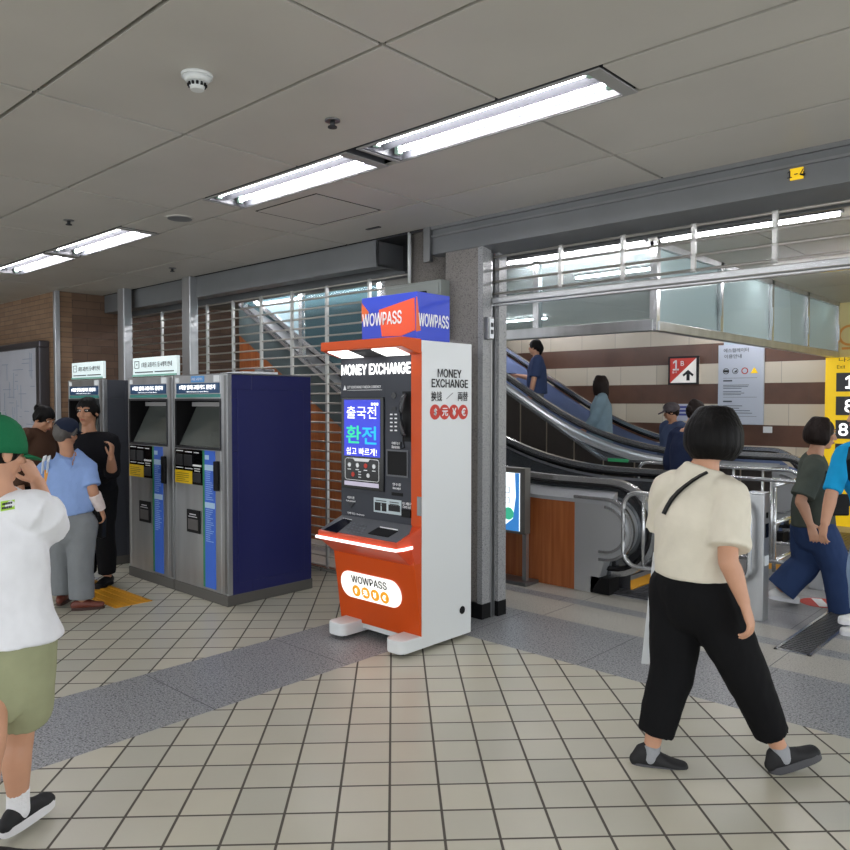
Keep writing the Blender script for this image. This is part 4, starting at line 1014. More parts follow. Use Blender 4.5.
b = nb(); sweep(b, [V((-2.40, 7.32, .1)), V((-2.42, 8.2, .1))], .02, .02, n=8); sweep(b, [V((-2.40, 7.32, .45)), V((-2.42, 8.2, .45))], .02, .02, n=8); sweep(b, [V((-2.40, 7.32, .8)), V((-2.42, 8.2, .8))], .02, .02, n=8)
cyl(b, (-2.40, 7.35, 0), (-2.40, 7.35, .8), .018, 10); tag(obj('linking_rail', b, m_chrome), 'three linking rails between the two rear steel barriers', 'barrier')
# gate posts
def gate_post(x, y, label, h=.91):
    t = thing('gate_post', label, 'post', (x, y, 0), 'square steel gate posts')
    b = nb(); box(b, x - .06, x + .06, y - .06, y + .06, .0, h); obj('post_body', b, m_steel, t, .006)
    b = nb(); box(b, x - .062, x + .062, y - .062, y + .062, h, h + .012); obj('post_cap', b, m_chrome, t, .003)
    b = nb(); box(b, x + .06, x + .064, y - .03, y + .03, .60, .70); box(b, x + .06, x + .064, y - .02, y + .02, .74, .78); obj('sensor_window', b, m_blackg, t)
    b = nb(); box(b, x + .06, x + .066, y - .035, y + .035, .40, .47); obj('label_plate', b, m_paper, t)
    return t
gate_post(-1.96, 5.66, 'square steel gate post beside the hand of the woman in the cream shirt')
gate_post(-1.91, 6.95, 'square steel gate post behind the legs of the person in dark blue jeans', .34)
# floor grate, sticker and tactile lines
t = thing('floor_grate', 'steel drain grate set in the floor at the right', 'grate', (-1.53, 5.9, 0))
b = nb(); x0, x1, y0, y1 = -1.64, -1.42, 5.04, 7.6
for a, c, e, f_ in ((x0, x0 + .02, y0, y1), (x1 - .02, x1, y0, y1), (x0, x1, y0, y0 + .02), (x0, x1, y1 - .02, y1)): box(b, a, c, e, f_, -.01, .006)
obj('grate_frame', b, m_chrome, t)
b = nb(); box(b, x0, x1, y0, y1, -.01, .0012); obj('grate_pit', b, m_dark, t)
b = nb(); y = y0 + .035
while y < y1 - .03: box(b, x0 + .025, x1 - .025, y, y + .012, -.005, .005); y += .04
for k in range(4): box(b, x0 + .05 + .045 * k, x0 + .055 + .045 * k, y0, y1, -.005, .005)
obj('grate_bars', b, m_steeld, t)
c = pz(821, 603)
t = thing('floor_sticker', 'round red no entry floor sticker with a white bar near the jeans', 'sticker', (c.x, c.y, 0))
b = nb(); disc(b, c, .15, UP, .003, 32, up=V((0, 1, 0))); obj('sticker_disc', b, m_red, t)
b = nb(); d_ = FW; s_ = RT; prism(b, [V(c) + s_ * a + d_ * e + UP * .003 for a, e in ((-.07, -.11), (.0, -.13), (.06, .11), (-.01, .13))], (0, 0, .0015)); obj('sticker_bar', b, m_inkw, t)
tactile(-2.6, -2.0, 7.45, 7.75, 'yellow tactile strip beyond the middle steel barrier')

# ------------------------------------------------------------------ signs of the hall
def board(name, label, cat, u0, v0, u1, v1, y, m, th=.03):
    x0, x1, z0, z1 = qy(u0, v0, u1, v1, y)
    t = thing(name, label, cat, ((x0 + x1) / 2, y, z0)); b = nb(); box(b, x0, x1, y, y + th, z0, z1); obj('board', b, m, t, .003)
    return t, x0, x1, z0, z1
t, x0, x1, z0, z1 = board('exit_sign', 'square red and white sign reading 1B with an up arrow on the striped wall', 'sign', 669.5, 357.8, 697.3, 383.5, 10.82, mat('sign_white', '#ece9e4', rough=.4, emit=.15), .07)
w, h = x1 - x0, z1 - z0
b = nb(); prism(b, [(x0, 10.82, z0), (x1, 10.82, z1), (x0, 10.82, z1)], (0, -.003, 0)); obj('red_field', b, mat('exit_red', '#b5352b', rough=.4, emit=.15), t)
b = nb(); text(b, '1', (x0 + w * .24, 10.816, z0 + h * .70), XR, ZU, h=h * .36, bold=.03); text(b, 'B', (x0 + w * .47, 10.816, z0 + h * .77), XR, ZU, h=h * .17, bold=.02)
text(b, '출구', (x0 + w * .2, 10.816, z0 + h * .44), XR, ZU, h=h * .08, w=w * .18, bold=.01); obj('lettering', b, m_inkw, t)
b = nb(); prism(b, [(x0 + w * a, 10.819, z0 + h * c) for a, c in ((.62, .12), (.73, .12), (.73, .36), (.83, .27), (.87, .34), (.675, .52), (.48, .34), (.52, .27), (.62, .36))], (0, -.003, 0)); obj('arrow', b, m_ink, t)
b = nb(); sweep(b, [(x0, 10.83, z0), (x1, 10.83, z0), (x1, 10.83, z1), (x0, 10.83, z1)], .035, .05, up=V((0, -1, 0)), close=True); obj('frame', b, m_ink, t)
t, x0, x1, z0, z1 = board('instruction_board', 'tall pale board of escalator rules on the striped wall', 'sign', 718.5, 345.5, 763, 425, 10.86, mat('board_pale', '#c3cbd8', rough=.4), .038)
w, h = x1 - x0, z1 - z0
b = nb(); text(b, '에스컬레이터', (x0 + w * .40, 10.858, z1 - h * .07), XR, ZU, h=h * .05, w=w * .55, bold=.02); text(b, '이용안내', (x0 + w * .33, 10.858, z1 - h * .145), XR, ZU, h=h * .05, w=w * .38, bold=.02)
for k in range(7):
    if k != 3: box(b, x0 + w * .12, x0 + w * random.uniform(.5, .7), 10.857, 10.86, z1 - h * (.51 + .02 * k), z1 - h * (.507 + .02 * k) + .004)
for z, s in ((.46, .2), (.72, .2)): box(b, x0 + w * .12, x0 + w * (.12 + s), 10.857, 10.86, z1 - h * z, z1 - h * z + .02)
for k in range(4): box(b, x0 + w * .12, x0 + w * random.uniform(.45, .85), 10.857, 10.86, z1 - h * (.77 + .03 * k), z1 - h * (.77 + .03 * k) + .008)
for z in (.42, .66, .9): box(b, x0 + w * .12, x0 + w * .86, 10.858, 10.86, z1 - h * z, z1 - h * z + .004)
obj('lettering', b, mat('board_inkd', '#4d545e'), t)
def ring(b, c, r, wd): sweep(b, [V(c) + V((math.cos(2 * PI * i / 20) * r, 0, math.sin(2 * PI * i / 20) * r)) for i in range(20)], wd, .004, up=V((0, -1, 0)), close=True)
zi = z1 - h * .33
b = nb(); ring(b, (x0 + w * .18, 10.857, zi), .038, .008); box(b, x0 + w * .13, x0 + w * .23, 10.856, 10.86, zi - .015, zi + .015); ring(b, (x0 + w * .385, 10.857, zi), .038, .006); prism(b, [(x0 + w * .35, 10.858, zi - .02), (x0 + w * .42, 10.858, zi - .02), (x0 + w * .42, 10.858, zi + .02)], (0, -.002, 0)); obj('pictogram', b, m_ink, t)
b = nb(); ring(b, (x0 + w * .595, 10.857, zi), .040, .012); obj('pictogram', b, m_red, t)
b = nb(); prism(b, [(x0 + w * .72, 10.858, zi - .035), (x0 + w * .88, 10.858, zi - .035), (x0 + w * .80, 10.858, zi + .045)], (0, -.003, 0)); obj('pictogram', b, m_yels, t)
t, x0, x1, z0, z1 = board('blue_notice', 'small pale notice with blue print on the striped wall behind the navy dressed woman', 'notice', 673, 404, 691, 421, 10.87, mat('notice_lilac', '#c9cde0', rough=.5), .028)
b = nb()
for k in range(3): box(b, x0 + .03, x1 - .03, 10.867, 10.87, z1 - .06 - .055 * k, z1 - .03 - .055 * k)
obj('print', b, mat('print_blue', '#474f9e'), t)
t, x0, x1, z0, z1 = board('wall_plate', 'small blank white plate below the board of escalator rules', 'plate', 763, 426.5, 772, 433, 10.885, m_paper, .012)
t, x0, x1, z0, z1 = board('hall_banner', 'pale blue banner high on the striped wall behind the glass screen', 'sign', 724, 327.5, 766, 343, 10.87, mat('banner_blue', '#b9cdd6', rough=.4), .03)
b = nb(); text(b, '비스설현오', ((x0 + x1) / 2 - .04, 10.868, (z0 + z1) / 2 + .01), XR, ZU, h=.12, w=(x1 - x0) * .6, bold=.02); obj('lettering', b, mat('banner_ink', '#4e86a4'), t)
# yellow exit directory
t = thing('exit_directory', 'tall yellow exit directory with white numbers at the right edge', 'sign', (-2.5, 10.6, 0))
b = nb(); box(b, -2.875, -1.9, 10.62, 10.72, .0, 2.13); obj('directory_board', b, mat('directory_yellow', '#efc51c', rough=.45, emit=.18), t, .004)
m_num = mat('number_field', '#3f3f42', rough=.5)
b = nb(); bb = nb()
for k, s in enumerate(('1', '8', '8-1', '9')):
    z1 = 1.935 - .297 * k; box(b, -2.745, -1.98, 10.612, 10.62, z1 - .235, z1)
    text(bb, s, (-2.59 if len(s) == 1 else -2.705, 10.610, z1 - .118), XR, ZU, h=.15, bold=.03, align='c' if len(s) == 1 else 'l')
nf = obj('number_field', b, m_num, t); obj('lettering', bb, m_ltext, nf)
b = nb(); text(b, '나가는 곳', (-2.72, 10.618, 2.10), XR, ZU, h=.055, w=.4, bold=.02, align='l'); text(b, 'Exit', (-2.74, 10.618, 2.01), XR, ZU, h=.045, bold=.01, align='l'); obj('lettering', b, mat('ink_brown', '#6d5316'), t)
b = nb(); ring(b, (-2.66, 10.855, 2.42), .12, .03); text(b, 'LF', (-2.4, 10.855, 2.5), XR, ZU, h=.12); box(b, -2.75, -2.2, 10.855, 10.858, 2.24, 2.27)
tag(obj('wall_marking', b, mat('mark_orange', '#c98a3c')), 'faint orange ring and letters on the pale yellow wall above the exit directory', 'marking')

# ------------------------------------------------------------------ light of the surrounding station
w = bpy.data.worlds.new('station_ambient'); sc.world = w; w.use_nodes = True
w.node_tree.nodes['Background'].inputs[0].default_value = (0.92, 0.96, 1.0, 1); w.node_tree.nodes['Background'].inputs[1].default_value = 1.0

# ------------------------------------------------------------------ people
def crom(pts, rads, sub):
    P, R_ = [], []
    n = len(pts)
    for i in range(n - 1):
        p0, p1, p2, p3 = pts[max(i - 1, 0)], pts[i], pts[i + 1], pts[min(i + 2, n - 1)]
        for k in range(sub):
            t = k / sub
            P.append(0.5 * ((2 * p1) + (p2 - p0) * t + (2 * p0 - 5 * p1 + 4 * p2 - p3) * t * t + (3 * p1 - p0 - 3 * p2 + p3) * t ** 3))
            q = t * t * (3 - 2 * t); R_.append(tuple(a + (c - a) * q for a, c in zip(rads[i], rads[i + 1])))
    P.append(pts[-1]); R_.append(rads[-1])
    return P, R_
def tube(bm, pts, rad, side, n=16, cap0=True, cap1=True, sub=4):
    pts = [V(p) for p in pts]; rad = [(r, r) if isinstance(r, (int, float)) else r for r in rad]
    if isinstance(side, (list, tuple)): sides = [V(x) for x in side]
    else: sides = [V(side)] * len(pts)
    P, R_ = crom(pts, [r + tuple(sd) for r, sd in zip(rad, sides)], sub)
    rings = []; m = len(P)
    def ring(p, t, a, b_, sd):
        s_ = (sd - t * sd.dot(t))
        s_ = t.orthogonal() if s_.length < 1e-3 else s_
        s_.normalize(); u = t.cross(s_)
        return [bm.verts.new(p + s_ * a * math.cos(2 * PI * k / n) + u * b_ * math.sin(2 * PI * k / n)) for k in range(n)]
    for i, p in enumerate(P):
        t = (P[min(i + 1, m - 1)] - P[max(i - 1, 0)]).normalized(); a, b_ = R_[i][:2]; sd = V(R_[i][2:5])
        if i == 0 and cap0:
            for q in (1.2, .7, .3): rings.append(ring(p - t * min(a, b_) * math.sin(q), t, a * math.cos(q), b_ * math.cos(q), sd))
        rings.append(ring(p, t, a, b_, sd))
        if i == m - 1 and cap1:
            for q in (.3, .7, 1.2): rings.append(ring(p + t * min(a, b_) * math.sin(q), t, a * math.cos(q), b_ * math.cos(q), sd))
    for A, Bq in zip(rings[:-1], rings[1:]):
        for k in range(n): bm.faces.new((A[k], A[(k + 1) % n], Bq[(k + 1) % n], Bq[k]))
    bm.faces.new(rings[0][::-1]); bm.faces.new(rings[-1])
    return bm
FOLD = bpy.data.objects.new('fold_axes', None); C.objects.link(FOLD); FOLD.scale = (1, 1, 2.2); FOLD.rotation_euler = (.25, .2, 0); bpy.context.view_layer.update()
def solid(name, bm, m, parent, voxel=.008, it=5, label=None, wrinkle=0.0):
    """one continuous surface out of overlapping volumes"""
    bmesh.ops.recalc_face_normals(bm, faces=bm.faces)
    me = bpy.data.meshes.new(name); bm.to_mesh(me); bm.free()
    o = bpy.data.objects.new(name, me); C.objects.link(o)
    r = o.modifiers.new('r', 'REMESH'); r.mode = 'VOXEL'; r.voxel_size = voxel
    if it: s_ = o.modifiers.new('s', 'SMOOTH'); s_.factor = .5; s_.iterations = it
    if wrinkle:
        for sz, st_ in ((.16, wrinkle * 2.2), (.05, wrinkle * 1.0)):
            key = 'fold%g' % sz; tx_ = bpy.data.textures.get(key) or bpy.data.textures.new(key, 'CLOUDS'); tx_.noise_scale = sz; tx_.noise_depth = 1
            dm = o.modifiers.new('d', 'DISPLACE'); dm.texture = tx_; dm.strength = st_; dm.mid_level = .5; dm.texture_coords = 'OBJECT'; dm.texture_coords_object = FOLD
    d = bpy.context.evaluated_depsgraph_get(); m2 = bpy.data.meshes.new_from_object(o.evaluated_get(d))
    bpy.data.objects.remove(o); bpy.data.meshes.remove(me)
    m2.name = name; m2.materials.clear(); m2.materials.append(m)
    ob = link_mesh(name, m2, parent, smooth=True)
    if label: ob['label'] = label
    return ob
SKIN = mat('skin', '#c79578', rough=.5, noise=.05, nscale=12); SKIN2 = mat('skin_tan', '#b88668', rough=.5, noise=.06, nscale=12)
HAIR = mat('black_hair', '#0b0909', rough=.55, bump=.3, bscale=70, stretch=(1, 1, .12), spec=.18)
HAIRB = mat('dark_brown_hair', '#211815', rough=.55, bump=.3, bscale=70, stretch=(1, 1, .12), spec=.18)
def cloth(name, col, rough=.85, bump=.35, bscale=9.0, noise=.04): return mat(name, col, rough=rough, bump=bump, bscale=bscale, noise=noise, nscale=14, spec=.15)
def hvec(deg): return (RT * math.cos(math.radians(deg)) + FW * math.sin(math.radians(deg))).normalized()   # 0 = to the right of the view, 90 = away
def stand(root, h, deg, stride=0.0):
    f = hvec(deg); r = f.cross(UP); g = V(root)
    J = dict(f=f, r=r, h=h, root=g)
    J['pelvis'] = g + UP * .53 * h; J['neck'] = g + UP * .838 * h; J['chest'] = g + UP * .72 * h
    J['head'] = g + UP * .93 * h + f * .018 * h; J['hf'] = f; J['hu'] = UP
    for s, k in ((-1, 'l'), (1, 'r')):
        st = stride * (1 if k == 'r' else -1)
        J['sh_' + k] = g + UP * .808 * h + r * s * .103 * h
        J['el_' + k] = g + UP * .63 * h + r * s * .135 * h - f * .02 * h
        J['wr_' + k] = g + UP * .485 * h + r * s * .145 * h + f * .03 * h
        J['hip_' + k] = g + UP * .515 * h + r * s * .052 * h
        J['kn_' + k] = g + UP * .285 * h + r * s * .055 * h + f * (.02 * h + st * .55)
        J['an_' + k] = g + UP * .05 * h + r * s * .055 * h + f * st
        J['ft_' + k] = f
        J['fu_' + k] = UP
    return J
def hand(b, w, d, nrm, across, k, curl=.5, thumb=1):
    """palm and five fingers: d finger direction, nrm side the palm faces, across towards the thumb side"""
    d = d.normalized(); nrm = (nrm - d * nrm.dot(d)).normalized(); ac = d.cross(nrm)
    if ac.dot(across) < 0: ac = -ac
    tube(b, [w - d * .02 * k, w + d * .02 * k, w + d * .055 * k, w + d * .085 * k], [(.024 * k, .019 * k), (.030 * k, .017 * k), (.036 * k, .015 * k), (.036 * k, .012 * k)], ac, n=12, sub=2)
    for i, (off, L, c0) in enumerate(((.028, .068, .8), (.0095, .076, .95), (-.0095, .071, 1.05), (-.028, .056, 1.2))):
        p = w + d * .082 * k + ac * off * k; q = [p - d * .02 * k, p]; a = 0.0; dd = d
        for j, fr in enumerate((.45, .32, .23)):
            a += curl * c0 * (.6, .75, .5)[j]
            dd = (d * math.cos(a) + nrm * math.sin(a) + ac * off * 2.2).normalized(); p = p + dd * L * fr * k; q.append(p)
        r = .0083 * k; tube(b, q, [r, r, r * .95, r * .88, r * .75], ac, n=8, sub=2)
    p = w + d * .015 * k + ac * .022 * k; t1 = (d * .6 + ac * .75 + nrm * .25).normalized(); t2 = (d * .9 + ac * .25 + nrm * .35).normalized()
    tube(b, [p - t1 * .01 * k, p + t1 * .035 * k, p + t1 * .035 * k + t2 * .026 * k, p + t1 * .035 * k + t2 * .05 * k], [.012 * k, .0105 * k, .0095 * k, .0075 * k], nrm, n=8, sub=2)
def head_parts(b, J, k, ears=True):
    c, f, u = J['head'], J['hf'].normalized(), J['hu'].normalized(); u = (u - f * u.dot(f)).normalized(); r = f.cross(u); ax = (r, f, u)
    ball(b, c + u * .028 * k - f * .008 * k, (.074 * k, .094 * k, .088 * k), 18, 12, ax)
    ball(b, c - u * .035 * k + f * .022 * k, (.056 * k, .066 * k, .078 * k), 16, 10, ax)
    ball(b, c - u * .092 * k + f * .052 * k, (.026 * k, .026 * k, .022 * k), 10, 8, ax)
    tube(b, [c + f * .084 * k + u * .018 * k, c + f * .098 * k - u * .012 * k, c + f * .106 * k - u * .03 * k], [.009 * k, .011 * k, .013 * k], r, n=8, sub=2)
    for s in (-1, 1):
        ball(b, c + f * .092 * k - u * .034 * k + r * s * .012 * k, (.009 * k, .01 * k, .008 * k), 8, 6, ax)
        tube(b, [c + f * .083 * k + u * .034 * k + r * s * .012 * k, c + f * .086 * k + u * .038 * k + r * s * .03 * k, c + f * .072 * k + u * .032 * k + r * s * .048 * k], [.007 * k] * 3, u, n=8, sub=2)
        ball(b, c + f * .058 * k - u * .022 * k + r * s * .04 * k, (.022 * k, .024 * k, .022 * k), 8, 6, ax)
        if ears: ball(b, c - f * .008 * k - u * .008 * k + r * s * .076 * k, (.010 * k, .02 * k, .032 * k), 10, 8, ax)
    for dz, w_ in ((-.058, .020), (-.067, .018)):
        tube(b, [c + f * .083 * k + u * dz * k - r * w_ * k, c + f * .091 * k + u * dz * k, c + f * .083 * k + u * dz * k + r * w_ * k], [.005 * k, .007 * k, .005 * k], u, n=8, sub=2)
    n0 = J['neck']; tube(b, [n0 - u * .03 * k, n0 + (c - n0) * .35, c - u * .05 * k - f * .012 * k], [(.062 * k, .058 * k), (.052 * k, .054 * k), (.054 * k, .058 * k)], r, sub=3)
def eyes(t, J, k):
    c, f, u = J['head'], J['hf'].normalized(), J['hu'].normalized(); u = (u - f * u.dot(f)).normalized(); r = f.cross(u)
    for s in (-1, 1):
        b = nb(); ball(b, c + f * .078 * k + u * .014 * k + r * s * .031 * k, (.013 * k, .008 * k, .0065 * k), 10, 8, (r, f, u)); e = obj('eye', b, mat('eye_white', '#e6e1da', rough=.3), t)
        b = nb(); ball(b, c + f * .0835 * k + u * .014 * k + r * s * .031 * k, (.0062 * k, .004 * k, .0062 * k), 8, 6, (r, f, u)); obj('iris', b, m_ink, e)
        b = nb(); tube(b, [c + f * .088 * k + u * .040 * k + r * s * .014 * k, c + f * .089 * k + u * .046 * k + r * s * .03 * k, c + f * .073 * k + u * .040 * k + r * s * .05 * k], [.003 * k, .004 * k, .003 * k], u, n=6, sub=2); obj('eyebrow', b, HAIRB, t)
def lips(t, J, k):
    c, f, u = J['head'], J['hf'].normalized(), J['hu'].normalized(); u = (u - f * u.dot(f)).normalized(); r = f.cross(u)
    b = nb(); tube(b, [c + f * .086 * k - u * .062 * k - r * .02 * k, c + f * .0965 * k - u * .062 * k, c + f * .086 * k - u * .062 * k + r * .02 * k], [.003 * k, .0055 * k, .003 * k], u, n=8, sub=3); obj('mouth', b, mat('lip', '#a4574e', rough=.45), t)
def body(t, J, skin, voxel, palms=None, curls=(.5, .5), thumbs=None, legs=True, face=True, width=1.0):
    k = J['h'] / 1.65; b = nb(); r = J['r']; f = J['f']; hk = k * J.get('hand', 1.0)
    sr = (J['sh_r'] - J['sh_l']).normalized(); hr_ = (J['hip_r'] - J['hip_l']).normalized(); mid = (sr + hr_).normalized()
    hm = (J['hip_l'] + J['hip_r']) / 2; sm = (J['sh_l'] + J['sh_r']) / 2
    tube(b, [hm - UP * .03 * k, hm + (sm - hm) * .15, hm + (sm - hm) * .42, J.get('chest', hm + (sm - hm) * .72), sm, J['neck']],
         [(.14 * k * width, .10 * k), (.155 * k * width, .11 * k), (.13 * k * width, .095 * k), (.148 * k * width, .108 * k), (.12 * k * width, .085 * k), (.058 * k, .055 * k)], [hr_, hr_, mid, sr, sr, sr], n=20)
    for s in 'lr':
        sh, el, wr = J['sh_' + s], J['el_' + s], J['wr_' + s]
        tube(b, [sm + (sh - sm) * .4, sh, sh + (el - sh) * .35, el, el + (wr - el) * .3, wr], [.06 * k, .055 * k, .047 * k, .042 * k, .042 * k, (.031 * k, .024 * k)], f, sub=4)
        d = (wr - el).normalized(); inn = -sr if s == 'r' else sr
        nrm = (palms or {}).get(s, inn + f * -.2); th = (thumbs or {}).get(s, f)
        hd = (palms or {}).get('d' + s, d * .9 - UP * .15)
        hand(b, wr, V(hd), V(nrm), V(th), hk, curls[0 if s == 'l' else 1])
        if legs:
            hp, kn, an = J['hip_' + s], J['kn_' + s], J['an_' + s]; ff = J['ft_' + s]
            tube(b, [hp, hp + (kn - hp) * .4, kn, kn + (an - kn) * .3 - ff * .012 * k, an + (kn - an) * .1, an], [.085 * k, .075 * k, .054 * k, .054 * k, .037 * k, .036 * k], hr_, sub=4)
            tube(b, [an - ff * .03 * k - J['fu_' + s] * .03 * k, an + ff * .05 * k - J['fu_' + s] * .04 * k, an + ff * .12 * k - J['fu_' + s] * .055 * k], [.032 * k, .034 * k, (.036 * k, .02 * k)], hr_, sub=2)
    head_parts(b, J, k)
    o = solid('body', b, skin, t, voxel, 4)
    if face: eyes(t, J, k); lips(t, J, k)
    return o
def shirt(t, J, m, hem=.0, hemw=(.19, .135), waist=(.18, .13), chest=(.18, .13), shw=(.14, .10), sleeve=.9, sr_=(.075, .085), over=0, voxel=.009, name='shirt', it=6, hemup=None, nk=(.075, .068), full=None):
    k = J['h'] / 1.65; b = nb(); f = J['f']
    sr = (J['sh_r'] - J['sh_l']).normalized(); hr_ = (J['hip_r'] - J['hip_l']).normalized(); mid = (sr + hr_).normalized()
    hm = (J['hip_l'] + J['hip_r']) / 2; sm = (J['sh_l'] + J['sh_r']) / 2; ax = (sm - hm)
    S = lambda p: (p[0] * k, p[1] * k)
    tube(b, [hm + ax * hem, hm + ax * (hem + .3 * (1 - hem)), J.get('chest', hm + ax * .72), sm - UP * .0, J['neck'] - UP * .012 * k], [S(hemw), S(waist), S(chest), S(shw), S(nk)], [hr_, mid, sr, sr, sr], n=24, cap0=False, cap1=False)
    for s in 'lr':
        sh, el, wr = J['sh_' + s], J['el_' + s], J['wr_' + s]
        pts = [sm + (sh - sm) * .45, sh - (UP * .005), sh + (el - sh) * .5]; rr = [.078 * k, sr_[0] * k, (sr_[0] + sr_[1]) / 2 * k]
        if sleeve <= 1: pts.append(sh + (el - sh) * sleeve); rr.append(sr_[1] * k)
        else: pts += [el, el + (wr - el) * (sleeve - 1)]; rr += [sr_[1] * k, sr_[1] * .85 * k]
        tube(b, pts, rr, f, cap1=False, sub=3)
    return solid(name, b, m, t, voxel, it, wrinkle=.008)
def trousers(t, J, m, rad=(.105, .09, .08, .075), length=.95, pel=(.165, .12), top=.16, voxel=.009, name='trousers', it=6):
    k = J['h'] / 1.65; b = nb(); hr_ = (J['hip_r'] - J['hip_l']).normalized(); hm = (J['hip_l'] + J['hip_r']) / 2; sm = (J['sh_l'] + J['sh_r']) / 2
    tube(b, [hm - UP * .06 * k, hm + (sm - hm) * .02, hm + (sm - hm) * top], [(pel[0] * .9 * k, pel[1] * .9 * k), (pel[0] * k, pel[1] * k), (pel[0] * .92 * k, pel[1] * .92 * k)], hr_, n=20, cap1=False)
    for s in 'lr':
        hp, kn, an = J['hip_' + s], J['kn_' + s], J['an_' + s]
        e = an if length >= 1 else kn + (an - kn) * length
        if length > .3: tube(b, [hp, hp + (kn - hp) * .5, kn, (kn + e) / 2, e], [rad[0] * k, rad[1] * k, rad[2] * k, (rad[2] + rad[3]) / 2 * k, rad[3] * k], hr_, cap1=False, n=18)
        else: tube(b, [hp, hp + (kn - hp) * .5, e], [rad[0] * k, rad[1] * k, rad[2] * k], hr_, cap1=False, n=18)
    return solid(name, b, m, t, voxel, it, wrinkle=.008)
def shoe(t, J, s, m, msole, L=1.0, tall=0.0, sole=.024):
    k = J['h'] / 1.65; an = J['an_' + s]; u = J['fu_' + s].normalized(); f = J['ft_' + s]; f = (f - u * f.dot(u)).normalized(); r = f.cross(u)
    g = an - u * .083 * k
    b = nb(); pr_ = [(-.062, .042, .028, .032), (-.02, .052 + tall * .4, .037, .046 + tall), (.05, .046, .040, .038), (.11, .036, .046, .028), (.150, .034, .040, .024)]
    tube(b, [g + f * x * k * L + u * z * k for x, z, a, c in pr_], [(a * k, c * k) for x, z, a, c in pr_], r, n=16, sub=3)
    o = solid('shoe', b, m, t, .006, 3)
    b = nb(); ol = []
    for i in range(28):
        a = 2 * PI * i / 28; x = math.copysign(abs(math.cos(a)) ** .7, math.cos(a)); y = math.copysign(abs(math.sin(a)) ** .7, math.sin(a))
        wd = .043 + .008 * x; ol.append(g + f * (x * .128 + .047) * k * L + r * y * wd * k + u * .001)
    prism(b, ol, u * sole * k); obj('sole', b, msole, o, .003)
    return o
def sock(t, J, s, m, up_=.09):
    k = J['h'] / 1.65; an = J['an_' + s]; kn = J['kn_' + s]; b = nb(); d = (kn - an).normalized()
    tube(b, [an - J['fu_' + s] * .02 * k, an + d * .03 * k, an + d * up_ * k], [.043 * k, .041 * k, .042 * k], J['r'], cap1=False, n=14); return solid('sock', b, m, t, .006, 2)
def hair(t, J, m, k=None, bob=0, spread=.23, sides=True, back=None, bun=None, extra=None, voxel=.007, size=(.085, .100, .096), shift=(-.014, .034), bump=0, it=4):
    k = k or J['h'] / 1.65; c, f, u = J['head'], J['hf'].normalized(), J['hu'].normalized(); u = (u - f * u.dot(f)).normalized(); r = f.cross(u); ax = (r, f, u)
    P = lambda a, bb, cc: c + r * a * k + f * bb * k + u * cc * k
    b = nb(); ball(b, P(0, shift[0], shift[1]), tuple(x * k for x in size), 20, 14, ax)
    tube(b, [P(0, -.06, .05), P(0, -.078, .0), P(0, -.066, -.05)], [(.07 * k, .03 * k), (.066 * k, .032 * k), (.05 * k, .022 * k)], r)
    for s in ((-1, 1) if sides else ()): tube(b, [P(s * .05, .01, .07), P(s * .074, .005, .03), P(s * .074, -.012, -.01)], [(.03 * k, .022 * k), (.02 * k, .03 * k), (.012 * k, .022 * k)], f)
    if bob:
        for a in range(-7, 8):
            th = a * spread; x, y = math.sin(th) * .088, -math.cos(th) * .088 - .012
            tube(b, [P(x * .6, y * .6, .10), P(x * 1.05, y * 1.02, .03), P(x * 1.14, y * 1.06, -.04), P(x * .90, y * .84, bob)], [.036 * k, .034 * k, .030 * k, .020 * k], f, n=10, sub=3)
    for q in (extra or []): tube(b, [P(*p) for p in q[0]], [x * k for x in q[1]], f, n=12, sub=3)
    if bun: ball(b, P(*bun[0]), bun[1] * k, 14, 10, ax)
    return solid('hair', b, m, t, voxel, it, wrinkle=.003)

from mathutils.bvhtree import BVHTree
def on_surface(o, u, v, lift=.004):
    me = o.data; off = BASE[o.name]; bv = BVHTree.FromPolygons([x.co + off for x in me.vertices], [tuple(p.vertices) for p in me.polygons])
    d = ray(u, v).normalized(); hit = bv.ray_cast(EYEP, d)
    if hit[0] is None: return None
    return hit[0] - d * lift
# --- woman in the cream shirt, walking to the right
D0 = 3.23
g = (pz(650, 768) + pz(785, 777)) / 2; h = 1.56
J = stand(g, h, 28)
P = lambda u, v, d=0.0: pd(u, v, D0 + d)
J['f'] = hvec(40); J['r'] = hvec(-50)
J['head'] = P(714.5, 436, .03); J['hf'] = hvec(50) - UP * .10; J['hu'] = UP + hvec(50) * .10
J['neck'] = P(705, 464, .02)
sm_ = P(699, 483, .02); sd = hvec(-48)
J['sh_l'] = sm_ - sd * .14 - UP * .030; J['sh_r'] = sm_ + sd * .14 - UP * .034
J['chest'] = P(698, 525, .0)
J['el_r'] = P(728, 558, -.20); J['wr_r'] = P(744, 602, -.23)
J['el_l'] = P(664, 535, .22); J['wr_l'] = P(672, 560, .33)
hm_ = P(692, 592, .02); hd = hvec(-62)
J['hip_l'] = hm_ - hd * .085; J['hip_r'] = hm_ + hd * .085
J['kn_l'] = P(672, 672, .06); J['an_l'] = P(650, 752, .04)
J['kn_r'] = P(742, 668, -.05); J['an_r'] = P(781, 752, -.03)
J['hand'] = 1.14; J['ft_l'] = hvec(-8); J['ft_r'] = hvec(8) + UP * .30; J['fu_r'] = UP - hvec(8) * .30; J['fu_l'] = UP - hvec(-8) * -.06
w1 = thing('person', 'person with a short black bob in a cream shirt and black trousers striding past', 'person', g)
body(w1, J, SKIN, .0045, curls=(.9, .75))
k = h / 1.65
ws = shirt(w1, J, cloth('cream_cotton', '#ded7c6', bump=.5, bscale=7), hem=.15, hemw=(.185, .15), waist=(.19, .155), chest=(.20, .145), shw=(.14, .10), sleeve=.86, sr_=(.076, .092), voxel=.008, it=8, nk=(.088, .08))
